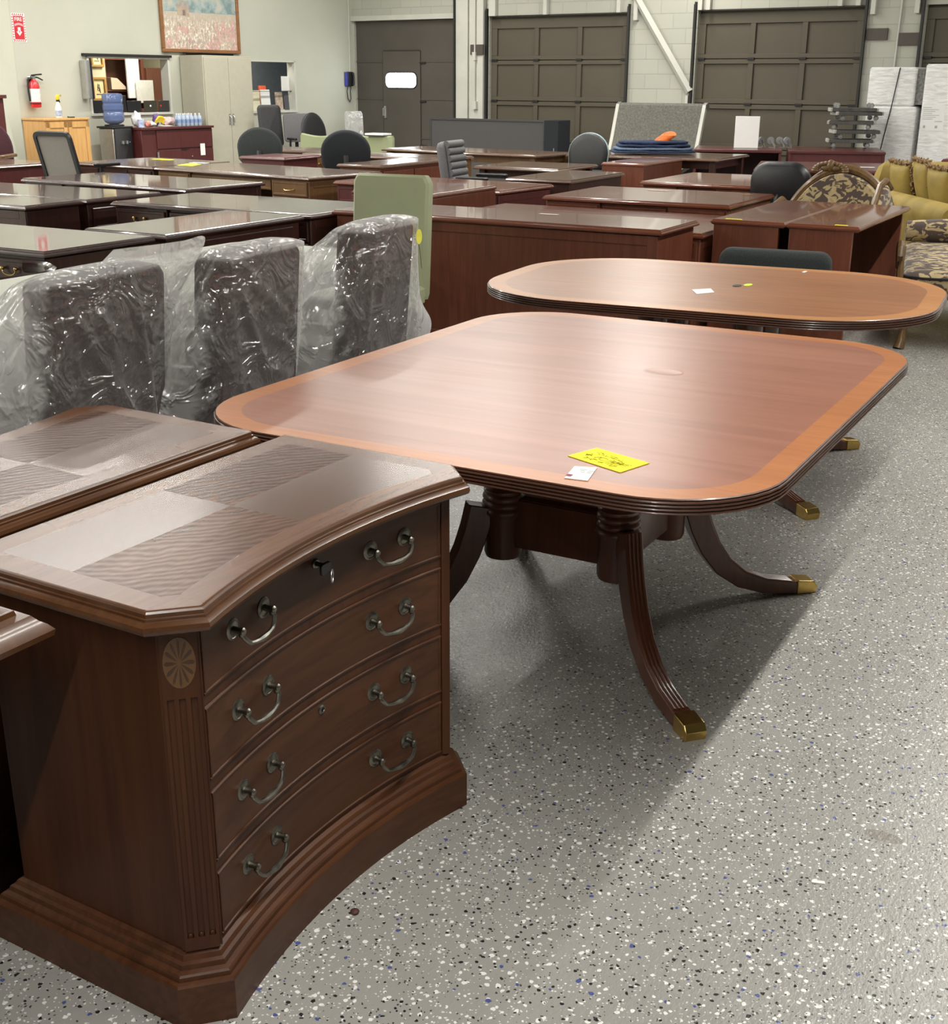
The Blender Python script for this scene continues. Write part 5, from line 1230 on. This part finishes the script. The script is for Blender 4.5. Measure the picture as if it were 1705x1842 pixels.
# wall phone
t = rthing('wall_phone', 'black and blue wall phone at the end of the left wall', 'phone', .0, -.16, 1.43)
b = MB(); b.box(.002,.05,-.05,.09,0,.23); b.build('body', BLACK, t, bevel=.01)
b = MB(); b.box(.002,.045,-.10,-.05,.0,.225); b.build('blue_side', BLUEP, t, bevel=.008)
b = MB(); b.tube([(.07,.05,.02),(.085,.05,.06),(.085,.05,.17),(.07,.05,.21)], [.022,.014,.014,.022], 8); b.build('handset', BLACK, t, smooth=True)
b = MB(); b.tube([(.03,-.05,.0),(.03,-.07,-.08),(.03,-.05,-.2),(.03,.0,-.25),(.03,.03,-.2),(.03,.02,-.08),(.03,.04,.0)], .008, 6); b.build('cord', BLACK, t, smooth=True)
# dark wooden piece at the far left edge
t = thing('wardrobe', 'tall dark reddish wooden piece at the extreme left edge of the picture', 'wardrobe', (-12.86,10.35,0), D(-5))
b = MB(); b.box(-.6,.60,-.25,.25,0,1.30); b.build('case', MAROON_Z, t, bevel=.004)
b = MB(); b.box(-.64,.63,-.28,.28,1.30,1.34); b.build('top', MAROON, t, bevel=.004)
# ------------------------------------------------------------------ things in front of the far wall
t = rthing('partition', 'low charcoal fabric partition in front of the dark door', 'partition', 3.40, -1.0)
b = MB(); b.box(-1.05,.98,-.02,.03,.06,.955); b.build('fabric_panel', PANELF, t, bevel=.004)
b = MB(); b.box(-1.07,1.0,-.03,.04,.955,.985); b.box(-1.07,-1.04,-.03,.04,0,.955); b.box(.97,1.0,-.03,.04,0,.955); b.build('trim_frame', plain('charcoal_trim',(.045,.044,.044),.5), t, bevel=.003)
b = MB(); b.box(1.0,1.24,-.05,.30,0,.985); b.build('end_post', BLKFAB, t, bevel=.004)
b = MB(); b.box(1.17,1.18,-.056,-.05,.1,.60); b.build('chrome_strip', STEELM, t)
t = rthing('carpeted_ramp', 'grey carpet-covered curved panel with pale side rails leaning by the garage doors', 'panel', 6.32, -1.45)
prof = [(.34,1.235),(.30,1.25),(.24,1.22),(.17,1.0),(.10,.78),(.03,.60),(-.10,.48),(-.30,.43),(-.55,.41)]
b = MB()
outl = [(y,z) for y,z in prof]+[(y+.03,z-.05) for y,z in reversed(prof)]
b.slab([(p[0],p[1]) for p in outl], [(0,-.62),(0,.62)], M=YZ); b.build('carpet_face', CARPET, t, smooth=True)
for s in (-1,1):
    b = MB(); b.slab([(p[0],p[1]+.012) for p in prof[2:6]]+[(p[0]+.03,p[1]-.06) for p in reversed(prof[2:6])], [(0,0),(0,.05)], M=T(s*.645-.025,0,0) @ YZ); b.build('side_rail', TRIMW, t, bevel=.004)
    b = MB(); b.slab([(p[0],p[1]+.012) for p in prof[:3]]+[(p[0]+.03,p[1]-.06) for p in reversed(prof[:3])], [(0,0),(0,.05)], M=T(s*.645-.025,0,0) @ YZ); b.build('rail_end', TAPE, t, bevel=.004)
b = MB()
for s in (-1,1): b.box(s*.5-.03,s*.5+.03,.27,.32,0,1.0); b.box(s*.5-.03,s*.5+.03,-.5,-.44,0,.35)
b.box(-.55,.55,.28,.31,.3,.4); b.build('support_frame', DARKM, t)
# blankets with strap
def blanket(name, label, loc, sx, sy, n, mats, seed):
    t = thing(name, label, 'blanket', loc, D(35))
    for k in range(n):
        b = MB(); z0 = k*.032; s = 1-.06*k
        def fn(u, v):
            a = 2*pi*u; q = -1+2*v
            x, y = rr_at(a, -sx*s, sx*s, -sy*s, sy*s, 4)
            r = (1-abs(q)**4)**.5 if abs(q) < 1 else 0
            r = .0+r if abs(q) > .98 else .93+.07*r
            wv = .008*noise.noise(Vector((x*5+seed+k,y*5,0)))
            return (x*r, y*r, z0+.017+q*.017+wv*1.2)
        b.grid(fn, 40, 7, cu=True)
        b.bm.verts.ensure_lookup_table(); vs = list(b.bm.verts); b.face(vs[-40:]); b.face(list(reversed(vs[:40])))
        b.build('fold', mats[k % len(mats)], t, smooth=True, ang=80)
    return t
blanket('moving_blanket', 'stack of folded navy and pale blue moving blankets on the grey-brown table', (-5.20,13.40,.772), .46,.27,4,[DENIM,DENIML,DENIM,DENIM],2)
b = MB()
for k in range(5): b.tube([(.075*cos(a)+.012*k, .05*sin(a)*1.2+.015*k, .02+.035*max(0,sin(a))+.012*k) for a in [2*pi*i/18 for i in range(18)]], .009, 6, True, flat=1.7)
o = b.build('ratchet_strap', ORANGE, None, smooth=True); o.location = (-5.10,13.42,.885); tag(o, 'coiled orange strap lying on top of the navy blankets', 'strap')
# blank sign on the shelf
t = thing('easel_sign', 'upright blank white sign standing on the open cherry shelf unit', 'sign', (-4.70,15.22,.761), D(17))
b = MB(); b.box(-.145,.145,-.012,.012,0,.37); b.build('board', PAPER, t, bevel=.003)
b = MB(); b.box(-.02,.02,.012,.09,0,.01); b.build('foot', PAPER, t)
# dollies
def dolly(label, loc, rz, flip=False, group='furniture dollies stacked on the maroon shelf unit'):
    t = thing('furniture_dolly', label, 'dolly', loc, rz, group)
    M = (T(0,0,.10) @ RX(pi)) if flip else I4()
    def bx(b,*q): b.box(*q,0,M)
    b = MB(); bx(b,-.26,.26,-.19,-.11,.06,.10); bx(b,-.26,.26,.11,.19,.06,.10); bx(b,-.26,-.18,-.11,.11,.065,.095); bx(b,.18,.26,-.11,.11,.065,.095)
    b.build('frame', plain('grey_dolly_board',(.075,.072,.066),.8,0,.3,12), t, bevel=.003)
    b = MB()
    for s in (-1,1): b.box(s*.27-.016,s*.27+.016,-.17,.17,.062,.104,0,M)
    b.build('carpet_bumper', plain('pale_bumper',(.42,.41,.37),.9), t, bevel=.005)
    for sx in (-.2,.2):
        for sy in (-.14,.14):
            b = MB(); m = M @ T(sx,sy,.03) @ RX(pi/2); b.lathe([(.012,-.014),(.029,-.010),(.029,.010),(.012,.014)], 14, m, 0)
            b.box(sx-.016,sx+.016,sy-.02,sy-.014,.02,.062,1,M); b.box(sx-.016,sx+.016,sy+.014,sy+.02,.02,.062,1,M); b.build('caster', [plain('grey_wheel',(.24,.25,.25),.5), STEELM], t, smooth=True)
    return t
dl = ['bottom one','second from the bottom','third from the bottom','second from the top','topmost, wheels up']
for k in range(5):
    dolly('grey furniture dolly stacked beside the white wrapped boxes, '+dl[k], rw(8.96,-.60,0)+Vector((-.02+.05*(k%2),-.75,.762+.107*k)), D(17+(0,8,-6,10,2)[k]), k == 4)
def loose_caster(label, loc, rz):
    t = thing('caster_wheel', label, 'caster', loc, rz, 'loose caster wheels on the open shelf unit')
    b = MB(); b.lathe([(.012,-.016),(.044,-.012),(.044,.012),(.012,.016)], 18, T(-.015,0,.082) @ RX(pi/2)); b.build('wheel', plain('grey_wheel',(.24,.25,.25),.5), t, smooth=True)
    b = MB(); b.box(-.03,.045,-.035,.035,0,.006)
    for q in (-.022,.022): b.prism([(.035,.006),(-.025,.09),(-.002,.096),(.045,.03),(.045,.006)], q-.003, q+.003, 0, XZ)
    b.build('fork', STEELM, t)
for (x,y),r,l in zip(((-4.585,15.50),(-4.475,15.545),(-4.372,15.575),(-4.292,15.60)),(60,15,30,45),('leftmost of the four','second from the left','third from the left','rightmost of the four')):
    loose_caster('loose grey caster beside the blank white sign, '+l, (x,y,.761), D(r))
# wrapped boxes
def wbox(label, xr, yr, w, d, z0, z1, extra=None, name='wrapped_carton'):
    t = rthing(name, label, 'box', xr, yr, z0)
    b = MB(); b.slab(rrect(-w/2,w/2,-d/2,d/2,.03,4), [(.02,0),(0,.02),(0,z1-z0-.02),(.02,z1-z0)]); b.build('wrapped_box', WRAP, t, smooth=True)
    return t
t1 = wbox('white film-wrapped box at the bottom of the left column by the garage doors', 9.33,-.62,.62,.55,0,1.245)
t2 = wbox('white film-wrapped box stacked on top of the left wrapped box', 9.30,-.62,.58,.52,1.247,1.705)
t3 = wbox('tallest white film-wrapped box at the right, carrying a shipping sheet', 10.02,-.66,.62,.56,0,1.74)
b = MB(); b.box(.285,.39,-.2,.2,.02,.44); b.build('shaded_gap_block', plain('gap_grey',(.20,.20,.19),.25,0,.5,30), t2)  # grey block standing in for the shaded gap beside the upper box
b = MB(); b.box(-.29,-.02,-.282,-.280,.97,1.27); lb = b.build('shipping_sheet', PAPER, t3)
b = MB()
for i in range(7): b.box(-.28,-.28+.10+.12*((i*37)%10)/10,-.2835,-.282,1.235-.022*i,1.241-.022*i)
b.box(-.13,-.04,-.2835,-.282,1.075,1.083); b.box(-.26,-.235,-.2835,-.282,1.0,1.03); b.box(-.12,-.09,-.2835,-.282,1.0,1.03); b.build('printed_lines', GINK, lb)
o = MB().tube([(9.39,-.892,1.70),(9.34,-.908,1.25),(9.26,-.908,.72),(9.25,-.905,.02)], .007, 5).build('strap', BLACK, None); o.matrix_world = RM; tag(o, 'thin black strap running down the front of the left wrapped boxes', 'strap')
# little papers and tags
sheet('price_sign', [(-8.276,9.24),(-8.20,8.985),(-7.99,8.965),(-8.10,9.22)], .7615, YELLOW, 'yellow sheet on the wide olive-brown desk', 'paper')
sheet('note', [(-8.36,9.40),(-8.33,9.30),(-8.14,9.30),(-8.16,9.40)], .7615, PAPER, 'white slip behind the yellow sheet on the wide olive-brown desk', 'paper')
t = thing('hang_tag', 'white tag strings and yellow tag hanging from the olive-brown desk drawer', 'tag', (-6.545,8.455,.585), D(-8))
b = MB()
for x in (-.015,.015): b.tube([(x,-.03,.0),(x*.8,-.032,-.15)], .0025, 4)
b.build('string', PAPER, t); b = MB(); b.box(-.05,.05,-.036,-.030,-.185,-.15); b.build('tag', plain('pale_yellow_tag',(.80,.78,.10),.7), t)
sheet('tag', [(-2.215,6.885),(-2.12,6.885),(-2.12,6.91),(-2.215,6.91)], .7815, YELLOW, 'small yellow tag on the near edge of the left end-on cherry credenza', 'tag')
sheet('tag', [(-1.60,6.885),(-1.53,6.885),(-1.53,6.91),(-1.60,6.91)], .7815, YELLOW, 'small yellow tag on the near edge of the right end-on cherry credenza', 'tag')
sheet('paper_scrap', [(-3.42,8.72),(-3.25,8.72),(-3.24,8.75),(-3.41,8.76)], .7615, plain('tan_scrap',(.6,.5,.4),.8), 'tan scrap on the wide cherry desk with brass knobs', 'scrap')
sheet('paper_scrap', ellipse(-2.66,8.73,.05,.02,8), .7615, BRASS, 'small brass fitting on the wide cherry desk by the black leather chair', 'fitting')
sheet('note', [(-2.72,12.25),(-2.53,12.30),(-2.56,12.36),(-2.75,12.31)], .7615, PAPER, 'white slip on the maroon table above the carved settee', 'paper')
sheet('paper_scrap', [(-3.24,6.57),(-3.12,6.57),(-3.12,6.61),(-3.24,6.61)], .7815, plain('tan_scrap',(.6,.5,.4),.8), 'tan scrap on the long cherry credenza', 'scrap')
sheet('note', [(-9.05,9.55),(-8.78,9.52),(-8.80,9.62),(-9.05,9.65)], .7615, YELLOW, 'pale yellow sheet near the back edge of the desk behind the mesh-backed chair', 'paper')

# ------------------------------------------------------------------ light: rows of ceiling strips, one of them added, daylight in the door pane
def strip(x, y0, y1, z, power, wid=.14, tilt=True):
    L = bpy.data.lights.new('ceiling_strip', 'AREA'); L.shape = 'RECTANGLE'; L.size = wid; L.size_y = y1-y0; L.energy = power; L.color = (1,.965,.90)
    o = bpy.data.objects.new('ceiling_strip', L); COL.objects.link(o)
    yc_ = (y0+y1)/2; o.location = (x+(.085*yc_ if tilt else 0), yc_, z); o.rotation_euler = (0,0,RTH if tilt else 0); return o
strip(.19,-4.0,16.0,4.0,LP1,.10,False)
for y0, y1 in ((-1.5,1.6),(5.4,7.9),(10.3,13.2),(15.2,17.0)): strip(-7.75,y0,y1,4.0,LP2*(y1-y0)/10, .22)
strip(-11.6,-3,16.5,4.1,LP3); strip(-15.0,-3,9.5,4.1,800); strip(-5.6,8.2,13.2,4.0,LP4,.16)  # leftmost row is added to brighten the side wall
w = bpy.data.worlds.new('world'); scene.world = w; w.use_nodes = True
w.node_tree.nodes['Background'].inputs[0].default_value = (.9,.95,1,1); w.node_tree.nodes['Background'].inputs[1].default_value = .3
def point(xr, yr, z, e, s=.3):
    L = bpy.data.lights.new('office_lamp', 'AREA'); L.size = s; L.energy = e; L.color = (1,.95,.85)
    o = bpy.data.objects.new('office_lamp', L); COL.objects.link(o); o.location = rw(xr,yr,z); return o
point(-.7,-3.9,2.3,34,.5); point(-.7,-1.7,2.3,24,.5)
# ------------------------------------------------------------------ camera
cam = bpy.data.cameras.new('camera'); cam.sensor_fit = 'HORIZONTAL'; cam.sensor_width = 36; cam.lens = 36*2199/1705; cam.clip_end = 100
co = bpy.data.objects.new('camera', cam); COL.objects.link(co)
p_, r_, y_ = radians(19.377), radians(.282), radians(29.116)
co.matrix_world = T(0,0,1.507) @ RZ(y_) @ RX(pi/2-p_) @ RZ(r_)
scene.camera = co
vs = scene.view_settings; vs.view_transform = 'Standard'; vs.look = 'None'; vs.exposure = 0; vs.gamma = 1; vs.use_curve_mapping = False
scene.cycles.max_bounces = 7; scene.cycles.transparent_max_bounces = 14; scene.cycles.diffuse_bounces = 4; scene.cycles.glossy_bounces = 4
scene.cycles.sample_clamp_indirect = 4
